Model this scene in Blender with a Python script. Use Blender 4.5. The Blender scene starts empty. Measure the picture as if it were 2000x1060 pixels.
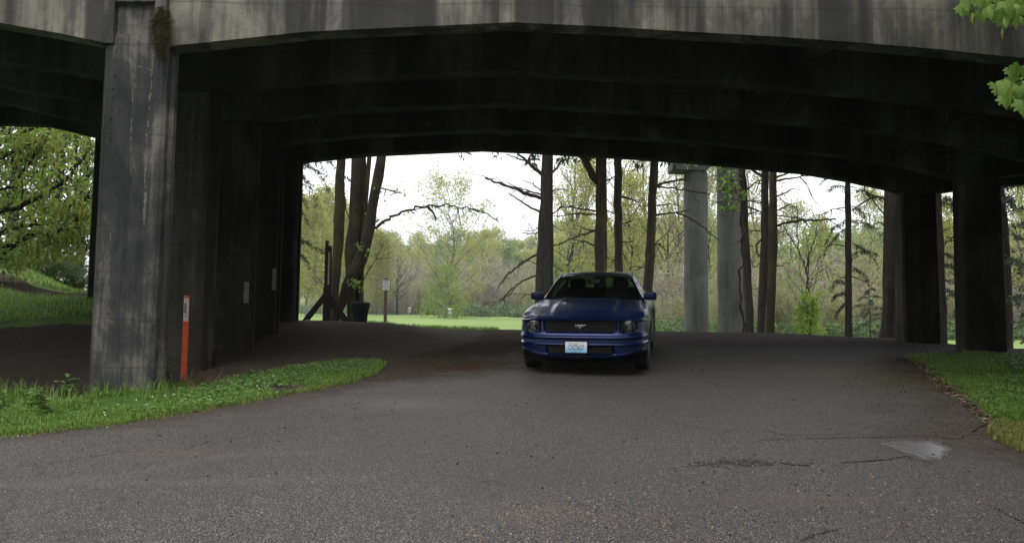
import bpy, bmesh, math, random
import numpy as np
from mathutils import Vector, Matrix, Euler

S = bpy.context.scene
COL = S.collection
R = math.radians
rnd = random.Random(7)
NR = np.random.default_rng(11)
EYE = 1.62

# ------------------------------------------------------------------ camera
TH, RHO, FPX = 0.0749, 0.012, 1600.0
F0 = np.array([0, math.cos(TH), math.sin(TH)])
U0 = np.array([0, -math.sin(TH), math.cos(TH)])
R0 = np.array([1.0, 0, 0])
CR = R0*math.cos(RHO) + U0*math.sin(RHO)
CU = U0*math.cos(RHO) - R0*math.sin(RHO)
CAMP = np.array([0, 0, EYE])
cam = bpy.data.cameras.new('camera')
cam.sensor_width = 36.0
cam.lens = 36.0*FPX/2000.0
cam.clip_start, cam.clip_end = 0.05, 3000
camo = bpy.data.objects.new('camera', cam)
COL.objects.link(camo)
camo.matrix_world = Matrix(((CR[0], CU[0], -F0[0], 0), (CR[1], CU[1], -F0[1], 0), (CR[2], CU[2], -F0[2], EYE), (0, 0, 0, 1)))
S.camera = camo

def ray(px, py):
    a, b = (px-1000)/FPX, (530-py)/FPX
    return CR*a + CU*b + F0

def P(px, py, Y):
    """world point on the sight line of a photo pixel at forward distance Y"""
    d = ray(px, py)
    return CAMP + d*(Y/d[1])

def proj(p):
    q = np.asarray(p, float) - CAMP
    d = q@F0
    return 1000+FPX*(q@CR)/d, 530-FPX*(q@CU)/d

# ------------------------------------------------------------------ mesh helpers
class MB:
    def __init__(s): s.v, s.f, s.m, s.n = [], [], [], 0
    def add(s, v, f, mi=0):
        v = np.asarray(v, float).reshape(-1, 3)
        s.v.append(v)
        for q in f:
            s.f.append([i+s.n for i in q]); s.m.append(mi)
        s.n += len(v)
    def quads(s, v, q, mi=0):
        """bulk: v (n,3), q (k,c) index array"""
        s.v.append(np.asarray(v, float)); s.f.append(np.asarray(q)+s.n); s.m.append(mi); s.n += len(v)
    def box(s, c, d, rot=None, mi=0):
        x, y, z = d[0]/2, d[1]/2, d[2]/2
        v = np.array([(-x,-y,-z),(x,-y,-z),(x,y,-z),(-x,y,-z),(-x,-y,z),(x,-y,z),(x,y,z),(-x,y,z)])
        if rot is not None: v = v@np.array(rot).T
        s.add(v+np.asarray(c), [(0,3,2,1),(4,5,6,7),(0,1,5,4),(1,2,6,5),(2,3,7,6),(3,0,4,7)], mi)
    def bar(s, a, b, w, h, mi=0, up=(0,0,1)):
        a, b = np.asarray(a, float), np.asarray(b, float)
        d = b-a; L = np.linalg.norm(d); d = d/L
        u = np.asarray(up, float)
        if abs(d@u) > .95: u = np.array([1.0, 0, 0])
        x = np.cross(d, u); x /= np.linalg.norm(x); z = np.cross(x, d)
        s.box((a+b)/2, (w, L, h), np.array([x, d, z]).T, mi)
    def tube(s, pts, rad, n=8, mi=0, cap=True, jit=0.0):
        pts = np.asarray(pts, float); k = len(pts)
        rad = np.broadcast_to(np.asarray(rad, float), (k,))
        t = np.gradient(pts, axis=0); t /= np.linalg.norm(t, axis=1)[:, None]+1e-9
        u = np.array([0, 0, 1.0]) if abs(t[0][2]) < .9 else np.array([1.0, 0, 0])
        a = np.cross(t, u); a /= np.linalg.norm(a, axis=1)[:, None]+1e-9
        b = np.cross(t, a)
        an = np.linspace(0, 2*np.pi, n, endpoint=False)
        rr = rad[:, None]*(1+(jit*NR.normal(size=(k, n)) if jit else 0))
        v = pts[:, None, :]+rr[..., None]*(np.cos(an)[None, :, None]*a[:, None, :]+np.sin(an)[None, :, None]*b[:, None, :])
        i = np.arange(k-1)[:, None]*n; j = np.arange(n)[None, :]; j2 = (j+1) % n
        q = np.stack([i+j, i+j2, i+n+j2, i+n+j], -1).reshape(-1, 4)
        s.quads(v.reshape(-1, 3), q, mi)
        if cap:
            s.f.append([s.n-n+j for j in range(n)]); s.m.append(mi)
    def grid(s, pts, mi=0, flip=False, mask=None):
        pts = np.asarray(pts, float); a, b = pts.shape[:2]
        i = np.arange(a-1)[:, None]*b; j = np.arange(b-1)[None, :]
        q = np.stack([i+j, i+j+1, i+b+j+1, i+b+j], -1)
        if mask is not None: q = q[mask]
        q = q.reshape(-1, 4)
        if flip: q = q[:, ::-1]
        s.quads(pts.reshape(-1, 3), q, mi)
    def lathe(s, prof, n=24, mi=0, axis='z', c=(0,0,0)):
        """prof [(r, h)]"""
        prof = np.asarray(prof, float)
        an = np.linspace(0, 2*np.pi, n, endpoint=False)
        x = prof[:, 0][:, None]*np.cos(an); y = prof[:, 0][:, None]*np.sin(an); z = np.repeat(prof[:, 1][:, None], n, 1)
        v = {'z': (x, y, z), 'x': (z, x, y), 'y': (x, z, y)}[axis]
        v = np.stack(v, -1).reshape(-1, 3)+np.asarray(c)
        k = len(prof)
        i = np.arange(k-1)[:, None]*n; j = np.arange(n)[None, :]; j2 = (j+1) % n
        s.quads(v, np.stack([i+j, i+j2, i+n+j2, i+n+j], -1).reshape(-1, 4), mi)
    def prism(s, poly, d, mi=0):
        """poly: list of 3d points, d: extrusion vector"""
        p = np.asarray(poly, float); k = len(p); d = np.asarray(d, float)
        f = [list(range(k))[::-1], list(range(k, 2*k))]+[[i, (i+1) % k, k+(i+1) % k, k+i] for i in range(k)]
        s.add(np.vstack([p, p+d]), f, mi)
    def mesh(s, name):
        me = bpy.data.meshes.new(name)
        V = np.vstack(s.v) if s.v else np.zeros((0, 3))
        loops, tot, mis = [], [], []
        for f, m in zip(s.f, s.m):
            if isinstance(f, np.ndarray):
                loops.append(f.reshape(-1)); tot.append(np.full(len(f), f.shape[1])); mis.append(np.full(len(f), m))
            else:
                loops.append(np.array(f)); tot.append(np.array([len(f)])); mis.append(np.array([m]))
        L = np.concatenate(loops).astype(np.int32); T = np.concatenate(tot).astype(np.int32); M = np.concatenate(mis).astype(np.int32)
        me.vertices.add(len(V)); me.vertices.foreach_set('co', V.astype(np.float32).ravel())
        me.loops.add(len(L)); me.loops.foreach_set('vertex_index', L)
        me.polygons.add(len(T)); me.polygons.foreach_set('loop_start', (np.cumsum(T)-T).astype(np.int32))
        me.polygons.foreach_set('material_index', M)
        me.update(calc_edges=True)
        return me
    def build(s, name, mats, parent=None, smooth=False, bevel=0, recalc=False, sharp=None):
        me = s.mesh(name)
        for m in (mats if isinstance(mats, (list, tuple)) else [mats]): me.materials.append(m)
        if recalc:
            bm = bmesh.new(); bm.from_mesh(me)
            bmesh.ops.remove_doubles(bm, verts=bm.verts, dist=1e-5)
            bmesh.ops.recalc_face_normals(bm, faces=bm.faces); bm.to_mesh(me); bm.free()
        if not smooth: me.polygons.foreach_set('use_smooth', np.zeros(len(me.polygons), bool))
        if smooth:
            me.polygons.foreach_set('use_smooth', np.ones(len(me.polygons), bool))
            if sharp: me.set_sharp_from_angle(angle=R(sharp))
        o = bpy.data.objects.new(name, me); COL.objects.link(o)
        if parent: o.parent = parent
        if bevel:
            b = o.modifiers.new('bevel', 'BEVEL'); b.width = bevel; b.segments = 2; b.limit_method = 'ANGLE'
        return o

def tag(o, label=None, cat=None, group=None, kind=None):
    if label: o['label'] = label
    if cat: o['category'] = cat
    if group: o['group'] = group
    if kind: o['kind'] = kind
    return o

def empty(name, loc=(0,0,0), rot=(0,0,0)):
    o = bpy.data.objects.new(name, None); COL.objects.link(o)
    o.location = tuple(loc); o.rotation_euler = rot; o.empty_display_size = .2
    return o

def copy_tree(o, parent=None):
    c = o.copy(); COL.objects.link(c)
    if parent: c.parent = parent
    for ch in list(o.children): copy_tree(ch, c)
    return c

def text_mesh(txt, size, mat, name, parent, loc, rot, sx=1.0, extrude=.001, align='CENTER', bold=0):
    cu = bpy.data.curves.new(name, 'FONT'); cu.body = txt; cu.size = size; cu.extrude = extrude
    cu.align_x = align; cu.align_y = 'CENTER'; cu.offset = bold
    t = bpy.data.objects.new(name+'_tmp', cu); COL.objects.link(t)
    bpy.context.view_layer.update()
    me = bpy.data.meshes.new_from_object(t.evaluated_get(bpy.context.evaluated_depsgraph_get()))
    bpy.data.objects.remove(t); bpy.data.curves.remove(cu)
    me.materials.clear(); me.materials.append(mat)
    o = bpy.data.objects.new(name, me); COL.objects.link(o)
    o.parent = parent; o.location = loc; o.rotation_euler = rot; o.scale = (sx, 1, 1)
    return o

# ------------------------------------------------------------------ materials
class NT:
    def __init__(s, name):
        s.m = bpy.data.materials.new(name); s.m.use_nodes = True
        s.t = s.m.node_tree; s.N = s.t.nodes; s.L = s.t.links
        s.out = s.N['Material Output']; s.b = s.N['Principled BSDF']
    def n(s, typ, **kw):
        x = s.N.new('ShaderNode'+typ)
        for k, v in kw.items():
            if hasattr(x, k): setattr(x, k, v)
            else: x.inputs[k].default_value = v
        return x
    def link(s, a, b): s.L.new(a, b)
    def pos(s, scale=(1,1,1), obj=False):
        g = s.n('TexCoord').outputs['Object'] if obj else s.n('NewGeometry').outputs['Position']
        m = s.n('Mapping'); m.inputs['Scale'].default_value = scale
        s.link(g, m.inputs['Vector']); return m.outputs['Vector']
    def noise(s, vec, scale, detail=4, rough=.55, dist=0):
        x = s.n('TexNoise'); x.inputs['Scale'].default_value = scale; x.inputs['Detail'].default_value = detail
        x.inputs['Roughness'].default_value = rough; x.inputs['Distortion'].default_value = dist
        s.link(vec, x.inputs['Vector']); return x.outputs['Fac']
    def ramp(s, fac, stops, interp='LINEAR'):
        x = s.n('ValToRGB'); x.color_ramp.interpolation = interp
        e = x.color_ramp.elements
        while len(e) > 1: e.remove(e[-1])
        def cc(c): return (c, c, c, 1) if isinstance(c, (int, float)) else (*c, 1)
        e[0].position, e[0].color = stops[0][0], cc(stops[0][1])
        for p, c in stops[1:]:
            k = e.new(p); k.color = cc(c)
        s.link(fac, x.inputs['Fac']); return x.outputs['Color']
    def mix(s, fac, a, b, typ='MIX'):
        x = s.n('Mix', data_type='RGBA', blend_type=typ)
        for v, i in ((fac, 0), (a, 6), (b, 7)):
            if isinstance(v, (int, float)): x.inputs[i].default_value = v if i == 0 else (v, v, v, 1)
            elif isinstance(v, tuple): x.inputs[i].default_value = (*v, 1)
            else: s.link(v, x.inputs[i])
        return x.outputs[2]
    def math(s, op, a, b=None, clamp=False):
        x = s.n('Math', operation=op, use_clamp=clamp)
        for v, i in ((a, 0), (b, 1)):
            if v is None: continue
            if isinstance(v, (int, float)): x.inputs[i].default_value = v
            else: s.link(v, x.inputs[i])
        return x.outputs[0]
    def attr(s, name): return s.n('Attribute', attribute_name=name).outputs['Fac']
    def bump(s, h, strength=.3, dist=.02):
        x = s.n('Bump'); x.inputs['Strength'].default_value = strength; x.inputs['Distance'].default_value = dist
        s.link(h, x.inputs['Height']); s.link(x.outputs['Normal'], s.b.inputs['Normal']); return x
    def base(s, c): s.set('Base Color', c)
    def set(s, k, v):
        if isinstance(v, (int, float)): s.b.inputs[k].default_value = v
        elif isinstance(v, tuple): s.b.inputs[k].default_value = (*v, 1) if len(v) == 3 else v
        else: s.link(v, s.b.inputs[k])

def plain(name, c, rough=.6, metal=0.0, var=.25, scale=9.0, bump=0.0, obj=True, coat=0, spec=None):
    """a material with gentle procedural wear: colour and gloss wander a little"""
    t = NT(name)
    v = t.pos(obj=obj)
    n1 = t.noise(v, scale, 5)
    lo = tuple(x*(1-var) for x in c); hi = tuple(min(1, x*(1+var)) for x in c)
    t.base(t.ramp(n1, [(.3, lo), (.7, hi)]))
    t.set('Metallic', metal)
    t.set('Roughness', t.ramp(t.noise(v, scale*2.3, 3), [(.3, max(0, rough-.08)), (.7, min(1, rough+.08))]))
    if coat: t.set('Coat Weight', coat); t.set('Coat Roughness', .03)
    if spec is not None: t.set('Specular IOR Level', spec)
    if bump: t.bump(t.noise(v, scale*6, 4), bump, .01)
    return t.m

def concrete(name, dark, mid, light, sc=1.0, lightbias=0.0, spots=True, stain=.6, spec=.3):
    t = NT(name)
    v = t.pos()
    streak = t.noise(t.pos((3.2*sc, 3.2*sc, .16*sc)), 2.2, 8, .68, .8)
    streak2 = t.noise(t.pos((9*sc, 9*sc, .28*sc)), 2.0, 4, .6)
    blot = t.noise(t.pos((1, 1, .6)), 1.3*sc, 9, .68, .4)
    fine = t.noise(v, 38, 5, .7)
    a = t.math('ADD', t.math('MULTIPLY', streak, .62), t.math('MULTIPLY', streak2, .38))
    a = t.math('ADD', t.math('MULTIPLY', a, .36), t.math('MULTIPLY', blot, .64))
    a = t.math('ADD', a, lightbias)
    c = t.ramp(a, [(.40, dark), (.5, mid), (.585, light)])
    c = t.mix(t.math('MULTIPLY', fine, .55), c, tuple(x*.45 for x in mid), 'MIX')
    # horizontal pour lines of the formwork
    w = t.n('TexWave', wave_type='BANDS', bands_direction='Z'); w.inputs['Scale'].default_value = .55; w.inputs['Distortion'].default_value = .8; w.inputs['Detail'].default_value = 3
    t.link(v, w.inputs['Vector'])
    # broad rain stains running down from the deck
    st = t.ramp(t.noise(t.pos((.75, .75, .035)), 1.35, 4, .6, .4), [(.49, 0.0), (.56, 1.0)])
    c = t.mix(t.math('MULTIPLY', st, stain), c, tuple(x*.72 for x in dark))
    line = t.ramp(w.outputs['Fac'], [(0, .0), (.012, 1.0)])
    c = t.mix(t.math('MULTIPLY', t.math('MULTIPLY', t.math('SUBTRACT', 1.0, line), blot), .5), c, tuple(x*.5 for x in dark))
    if spots:
        vo = t.n('TexVoronoi'); vo.inputs['Scale'].default_value = 9.0; t.link(v, vo.inputs['Vector'])
        pit = t.math('MULTIPLY', t.ramp(vo.outputs['Distance'], [(.06, 1.0), (.11, 0.0)]), t.ramp(blot, [(.5, 0.0), (.6, 1.0)]))
        c = t.mix(t.math('MULTIPLY', pit, .8), c, (.015, .015, .015))
    t.base(c); t.set('Roughness', .88); t.set('Specular IOR Level', spec)
    t.bump(t.math('ADD', fine, t.math('MULTIPLY', blot, .8)), .35, .02)
    return t.m

def leafmat(name, cols, trans=.4, rough=.6):
    t = NT(name)
    g = t.n('NewGeometry').outputs['Random Per Island']
    k = len(cols)
    c = t.ramp(g, [(i/max(1, k-1), cc) for i, cc in enumerate(cols)])
    big = t.noise(t.pos(), .35, 2)
    c = t.mix(t.math('MULTIPLY', t.ramp(big, [(.35, 0.0), (.65, 1.0)]), .35), c, t.mix(.5, c, cols[0]))
    t.base(c); t.set('Roughness', rough); t.set('Specular IOR Level', .25)
    tr = t.n('BsdfTranslucent'); t.link(c, tr.inputs['Color'])
    mx = t.n('MixShader'); mx.inputs[0].default_value = trans
    t.link(t.b.outputs[0], mx.inputs[1]); t.link(tr.outputs[0], mx.inputs[2]); t.link(mx.outputs[0], t.out.inputs['Surface'])
    return t.m

def barkmat(name, c1, c2, moss=None, mossamt=.5):
    t = NT(name)
    n1 = t.noise(t.pos((1, 1, .18)), 14, 6, .65, .6)
    c = t.ramp(n1, [(.32, c1), (.68, c2)])
    if moss:
        n2 = t.noise(t.pos((1, 1, .5)), 3.0, 5, .6)
        c = t.mix(t.ramp(n2, [(.62-mossamt*.4, 0.0), (.72-mossamt*.3, 1.0)]), c, moss)
    t.base(c); t.set('Roughness', .95); t.set('Specular IOR Level', .15)
    t.bump(n1, .9, .05)
    return t.m

M = {}
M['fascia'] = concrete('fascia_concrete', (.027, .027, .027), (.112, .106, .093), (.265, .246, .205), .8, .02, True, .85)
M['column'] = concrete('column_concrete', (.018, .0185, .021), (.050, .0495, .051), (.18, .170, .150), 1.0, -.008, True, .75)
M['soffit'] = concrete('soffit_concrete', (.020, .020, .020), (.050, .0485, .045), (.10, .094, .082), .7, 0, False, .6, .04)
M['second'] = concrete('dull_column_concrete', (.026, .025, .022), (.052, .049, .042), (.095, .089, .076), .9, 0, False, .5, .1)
M['inner'] = concrete('dark_column_concrete', (.015, .015, .015), (.034, .0325, .029), (.07, .066, .057), .9, 0, False, .6, .04)  # darker concrete for the rear, right-hand and lone columns
M['pier'] = concrete('pier_concrete', (.027, .027, .027), (.055, .055, .054), (.09, .088, .084), .5, .01, False, .3)
# ------------------------------------------------------------------ terrain
AK = [-1.3, -.62, -.52, -.44, -.27, -.16, -.06, .3, .45, .62, 1.3]
YK = [0, 8, 10, 12, 13.5, 15, 16, 17, 18, 19, 20, 21, 22.5, 24, 26, 28, 30, 34, 42, 60, 100, 150, 200, 420]
SL = .0894
_cen = dict([(0,0),(8,8*SL),(10,10*SL),(12,12*SL),(13.5,13.5*SL),(15,15*SL),(16,16*SL),(17,17*SL),(18,1.60),(19,1.67),(20,1.70),(21,1.69),(22.5,1.60),(24,1.48),(26,1.32),(28,1.2),(30,1.1),(34,1.05),(42,1.35),(60,1.9),(100,3.05),(150,4.65),(200,6.2),(420,20)])
def _col(**kw):
    d = dict(_cen)
    for k, v in kw.items(): d[float(k[1:].replace('_', '.'))] = v
    return [d[y] for y in sorted(d)]
YK = sorted(_cen)
_left = _col(_13_5=1.22, _15=1.45, _16=1.64, _17=1.82, _18=1.83, _19=1.81, _20=1.79, _21=1.78, _22_5=1.77, _24=1.77, _26=1.88, _28=1.9, _30=1.8, _34=1.35)
_bank2 = _col(_10=.80, _12=.92, _13_5=1.3, _15=1.75, _16=2.0, _17=2.26, _18=2.36, _19=2.42, _20=2.47, _21=2.5, _22_5=2.55, _24=2.6, _26=2.7, _28=2.8, _30=2.9, _34=3.1, _42=3.4, _60=4, _100=5)
_bank1 = _col(_10=.78, _12=.95, _13_5=1.22, _15=1.62, _16=1.8, _17=2.0, _18=2.2, _19=2.40, _20=2.62, _21=2.82, _22_5=3.12, _24=3.4, _26=3.78, _28=4.05, _30=4.3, _34=4.7, _42=5.2, _60=6, _100=7)
_r1 = _col(_18=1.57, _19=1.6, _20=1.61, _21=1.58, _22_5=1.45)
_r2 = _col(_16=1.41, _17=1.42, _18=1.40, _19=1.36, _20=1.30, _21=1.25, _22_5=1.2, _24=1.15, _26=1.1, _28=1.05, _30=1.0)
TAB = np.array([_bank1, _bank1, _bank2, [(_a+_b)/2 for _a, _b in zip(_bank2, _left)], _left, _left, _cen and [_cen[y] for y in YK], [_cen[y] for y in YK], _r1, _r2, _r2])

def H(X, Y):
    X, Y = np.asarray(X, float), np.asarray(Y, float)
    out = 0
    for dy in (-.5, 0, .5):
        y = Y+dy*np.clip(Y/10, 0, 1)
        a = np.clip(X/np.maximum(y, 3.0), AK[0]+1e-6, AK[-1]-1e-6)
        yy = np.clip(y, 0, YK[-1]-1e-6)
        i = np.clip(np.searchsorted(AK, a, 'right')-1, 0, len(AK)-2); j = np.clip(np.searchsorted(YK, yy, 'right')-1, 0, len(YK)-2)
        ak, yk = np.array(AK), np.array(YK, float)
        u = (a-ak[i])/(ak[i+1]-ak[i]); w = (yy-yk[j])/(yk[j+1]-yk[j])
        u = u*u*(3-2*u)
        out = out+(TAB[i, j]*(1-u)*(1-w)+TAB[i+1, j]*u*(1-w)+TAB[i, j+1]*(1-u)*w+TAB[i+1, j+1]*u*w)
    z = out/3
    z = z+np.where(Y < 0, np.maximum(Y, -14)*SL*.6, 0)
    return z

def h(x, y): return float(H(x, y))

def G(px, py, y0=3.0, y1=400.0):
    """ground point under a photo pixel"""
    ys = np.concatenate([np.arange(y0, 40, .02), np.arange(40, y1, .2)])
    d = ray(px, py); p = CAMP[None, :]+d[None, :]*(ys/d[1])[:, None]
    below = p[:, 2] <= H(p[:, 0], p[:, 1])
    k = int(np.argmax(below)) if below.any() else len(ys)-1
    return p[k]

# road outline (as photo pixels on the ground, turned into metres)
LE = [G(*q) for q in [(0,853),(200,833),(400,801),(550,773),(680,749),(738,730),(775,712),(800,697),(862,681),(930,667)]]
RE = [G(*q) for q in [(2000,884),(1950,862),(1922,846),(1940,826),(1900,790),(1850,755),(1800,722),(1765,697)]]
ly = [p[1] for p in LE]; lx = [p[0] for p in LE]
def xl(y): return np.interp(y, [-20, ly[0]-3]+ly+[19.0, 23], [-16, lx[0]-5]+lx+[-.6, .4])
ry = [p[1] for p in RE]; rx = [p[0] for p in RE]
_o = np.argsort(ry)
ryS, rxS = [ry[i] for i in _o], [rx[i] for i in _o]
def xr(y): return np.interp(y, [-20, ryS[0]-3]+ryS+[ryS[-1]+.5, 18, 23], [14, rxS[0]+3.5]+rxS+[9.6, 10.5, 11])

def sm_(u): return u*u*(3-2*u)
def fbm(x, y, seed=0, f=1.0):
    r = np.random.default_rng(seed); o = 0
    for k in range(5):
        a = r.uniform(0, 6.28, 3); b = f*1.9**k
        o = o+(.6**k)*np.sin(b*(x*math.cos(a[0])+y*math.sin(a[0]))+a[1]+1.3*np.sin(b*.7*(y*math.cos(a[2])-x*math.sin(a[2])) + a[0]))
    return o/2.2

xs = np.concatenate([np.linspace(-420, -60, 19), np.linspace(-56, -17, 40), np.arange(-16, 14.01, .2), np.linspace(15, 60, 46), np.linspace(66, 420, 19)])
ys = np.concatenate([np.linspace(-160, -8, 14), np.arange(-6, 36.01, .2), np.linspace(37, 80, 44), np.linspace(84, 420, 40)])
gx, gy = np.meshgrid(xs, ys)
gz = H(gx, gy)
off = np.minimum(gx-xl(gy), xr(gy)-gx)          # >0 inside the road
soft = np.clip(-off/1.2, 0, 1)
gz = gz+soft*(.018*fbm(gx, gy, 3, 2.3)+.03*fbm(gx, gy, 5, .8)*(gy > 4))
far = np.clip((gy-60)/60, 0, 1)
gz = gz+far*.18*fbm(gx, gy, 9, .06)
mb = MB(); mb.grid(np.stack([gx, gy, gz], -1))
aa = gx/np.maximum(gy, 3)
dirt = np.clip((gy-9.3)/1.0, 0, 1)*np.clip((20.8+.5*fbm(gx, gy, 21, 1.1)-gy)/1.5, 0, 1)*np.clip((gx+10.5)/2, 0, 1)
dirt = np.where((gx > 3) & (gy < 14.4), 0, dirt)
dirt = np.maximum(dirt, np.clip(1-np.abs((gx+9)*.62+(gy-17.8)*.78)/(.75+.3*fbm(gx, gy, 31, .9)), 0, 1)*(aa < -.47)*(gy > 15)*1.6)
# litter strip between asphalt and grass on the right
dirt = np.maximum(dirt, np.clip(1-np.abs(gx-xr(gy))/.55, 0, 1)*(gx > 2)*(gy < 16))
dirt = np.where((aa < -.43) & (gy > 14.9) & (gy < 18), np.minimum(dirt, .35), dirt)
field = np.clip((gy-24)/8, 0, 1)
field = np.maximum(field, np.clip((gy-18.3)/1.5, 0, 1)*(aa < -.45)*.9)
def land_mat():
    t = NT('land')
    v = t.pos()
    n1 = t.noise(v, 1.3, 6, .65); n2 = t.noise(v, 14, 5, .7); n3 = t.noise(v, .12, 4)
    grass = t.ramp(n2, [(.3, (.022, .045, .012)), (.55, (.05, .10, .022)), (.75, (.09, .13, .036))])
    grass = t.mix(t.math('MULTIPLY', t.ramp(n1, [(.5, 0.0), (.7, 1.0)]), .5), grass, (.06, .05, .028))
    meadow = t.ramp(n3, [(.35, (.10, .155, .045)), (.6, (.135, .19, .065))])
    meadow = t.mix(.35, meadow, t.ramp(n1, [(.35, (.09, .14, .04)), (.65, (.15, .19, .08))]))
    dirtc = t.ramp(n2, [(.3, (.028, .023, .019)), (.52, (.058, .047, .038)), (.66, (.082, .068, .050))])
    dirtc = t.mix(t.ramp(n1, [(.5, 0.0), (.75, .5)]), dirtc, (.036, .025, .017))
    dirtc = t.mix(t.math('MULTIPLY', t.attr('bridge_shade'), .72), dirtc, (.016, .0145, .0135))  # shade under the bridge put into the soil colour
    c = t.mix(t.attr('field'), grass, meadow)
    dirtc = t.mix(t.math('MULTIPLY', t.attr('hollow_shade'), .65), dirtc, (.010, .0085, .0065))  # soil colour darkened to paint the shade of the left hollow
    dm = t.math('ADD', t.attr('dirt'), t.math('MULTIPLY', t.math('SUBTRACT', n1, .5), 1.1))
    c = t.mix(t.ramp(dm, [(.38, 0.0), (.58, 1.0)]), c, dirtc)
    t.base(c); t.set('Roughness', .95); t.set('Specular IOR Level', .02)
    t.bump(t.math('ADD', n2, n1), .45, .03)
    return t.m
M['land'] = land_mat()
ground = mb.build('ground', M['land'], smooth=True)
tag(ground, kind='structure', label='earth, grass and meadow ground under and beyond the bridge')
hollow_shade = np.clip((-gx-3.6)/1.6, 0, 1)*(gy > 8.5)*(gy < 21)
for nm, val in (('dirt', dirt), ('field', field), ('hollow_shade', hollow_shade), ('bridge_shade', sm_(np.clip((gy-11.5)/6.0, 0, 1))*np.clip((gx+7)/3, .3, 1)*(gy < 30))):
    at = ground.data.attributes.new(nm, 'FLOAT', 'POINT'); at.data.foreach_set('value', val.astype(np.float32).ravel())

def asphalt_mat():
    t = NT('asphalt')
    v = t.pos()
    vo = t.n('TexVoronoi'); vo.inputs['Scale'].default_value = 112; t.link(v, vo.inputs['Vector'])
    sp = t.n('SeparateColor'); t.link(vo.outputs['Color'], sp.inputs[0])
    stone = t.ramp(sp.outputs[0], [(0, (.056, .055, .056)), (.35, (.092, .090, .0905)), (.68, (.136, .131, .130)), (.88, (.205, .188, .176)), (.975, (.40, .355, .315))])
    binder = t.ramp(vo.outputs['Distance'], [(.25, 1.0), (.6, 0.0)])
    c = t.mix(binder, (.020, .018, .018), stone)
    big = t.noise(v, .42, 5, .6); med = t.noise(v, 2.2, 5, .65)
    c = t.mix(t.ramp(big, [(.38, 0.0), (.66, .55)]), c, t.mix(.5, c, (.055, .044, .036)))
    c = t.mix(t.ramp(med, [(.5, 0.0), (.72, .45)]), c, (.048, .045, .044))
    damp = t.ramp(t.noise(t.pos((1, .55, 1)), .33, 6, .62, .6), [(.47, 0.0), (.60, 1.0)])
    c = t.mix(t.math('MULTIPLY', damp, .38), c, (.040, .038, .038))
    # brown silt and moss that washed onto the edges
    e = t.math('ADD', t.attr('edge'), t.math('MULTIPLY', t.math('SUBTRACT', t.noise(v, 2.6, 8, .72), .5), 1.3))
    em = t.ramp(e, [(.15, 0.0), (.95, 1.0)])
    silt = t.ramp(t.noise(v, 14, 5, .7), [(.3, (.028, .023, .019)), (.52, (.058, .047, .038)), (.66, (.082, .068, .047))])
    c = t.mix(t.ramp(t.math('ADD', t.attr('track'), t.math('MULTIPLY', t.math('SUBTRACT', t.noise(v, 5, 6, .7), .5), 1.3)), [(.35, 0.0), (1.0, .22)]), c, (.105, .104, .108))
    c = t.mix(t.ramp(t.math('ADD', t.attr('debris'), t.math('MULTIPLY', t.math('SUBTRACT', t.noise(v, 6, 7, .75), .5), 2.2)), [(.45, 0.0), (1.1, .30)]), c, t.mix(.6, c, (.12, .082, .062)))
    c = t.mix(em, c, silt)
    ru = t.math('ADD', t.attr('rust'), t.math('MULTIPLY', t.math('SUBTRACT', med, .5), .6))
    c = t.mix(t.ramp(ru, [(.3, 0.0), (.7, .85)]), c, (.060, .024, .011))
    mo = t.math('ADD', t.attr('mossy'), t.math('MULTIPLY', t.math('SUBTRACT', t.noise(v, 3.5, 8, .75), .5), 2.0))
    c = t.mix(t.ramp(mo, [(.45, 0.0), (1.1, .65)]), c, (.062, .052, .017))
    # the broken patch
    ho = t.math('ADD', t.attr('hole'), t.math('MULTIPLY', t.math('SUBTRACT', t.noise(v, 9, 5, .7), .5), 1.4))
    hm = t.ramp(ho, [(.5, 0.0), (.62, 1.0)])
    c = t.mix(t.math('MULTIPLY', t.attr('bridge_shade'), .66), c, (.018, .017, .0165))  # shade under the bridge painted into the asphalt colour
    c = t.mix(hm, c, t.ramp(t.noise(v, 45, 3), [(.4, (.008, .008, .008)), (.7, (.04, .038, .038))]))
    # hairline cracks
    cr = t.n('TexVoronoi', feature='DISTANCE_TO_EDGE'); cr.inputs['Scale'].default_value = .33
    wv = t.n('VectorMath', operation='ADD'); nn = t.n('TexNoise'); nn.inputs['Scale'].default_value = 2.0; nn.inputs['Detail'].default_value = 5
    t.link(v, nn.inputs['Vector']); t.link(v, wv.inputs[0]); t.link(nn.outputs['Color'], wv.inputs[1]); t.link(wv.outputs[0], cr.inputs['Vector'])
    ck = t.math('MULTIPLY', t.ramp(cr.outputs['Distance'], [(.0015, 1.0), (.006, 0.0)]), t.ramp(big, [(.5, 0.0), (.6, .75)]))
    c = t.mix(ck, c, (.012, .011, .011))
    t.base(c)
    wet = t.ramp(t.math('ADD', t.math('MULTIPLY', t.noise(v, .8, 4, .6), .3), t.math('MULTIPLY', t.attr('wet'), .35)), [(.15, .68), (.75, .40)])
    t.set('Roughness', t.mix(em, wet, .7)); t.set('Specular IOR Level', .22)
    hh = t.math('SUBTRACT', t.math('MULTIPLY', vo.outputs['Distance'], -.5), t.math('MULTIPLY', hm, 2.5))
    bp = t.bump(t.math('SUBTRACT', hh, t.math('MULTIPLY', ck, 1.0)), .55, .012)
    # silt and the shade-darkened asphalt under the bridge have no sheen
    df = t.n('BsdfDiffuse'); t.link(c, df.inputs['Color']); t.link(bp.outputs['Normal'], df.inputs['Normal'])
    sh = t.n('MixShader'); t.link(t.math('MAXIMUM', em, t.attr('bridge_shade')), sh.inputs[0]); t.link(t.b.outputs[0], sh.inputs[1]); t.link(df.outputs[0], sh.inputs[2]); t.link(sh.outputs[0], t.out.inputs['Surface'])
    return t.m
M['asphalt'] = asphalt_mat()
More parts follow.
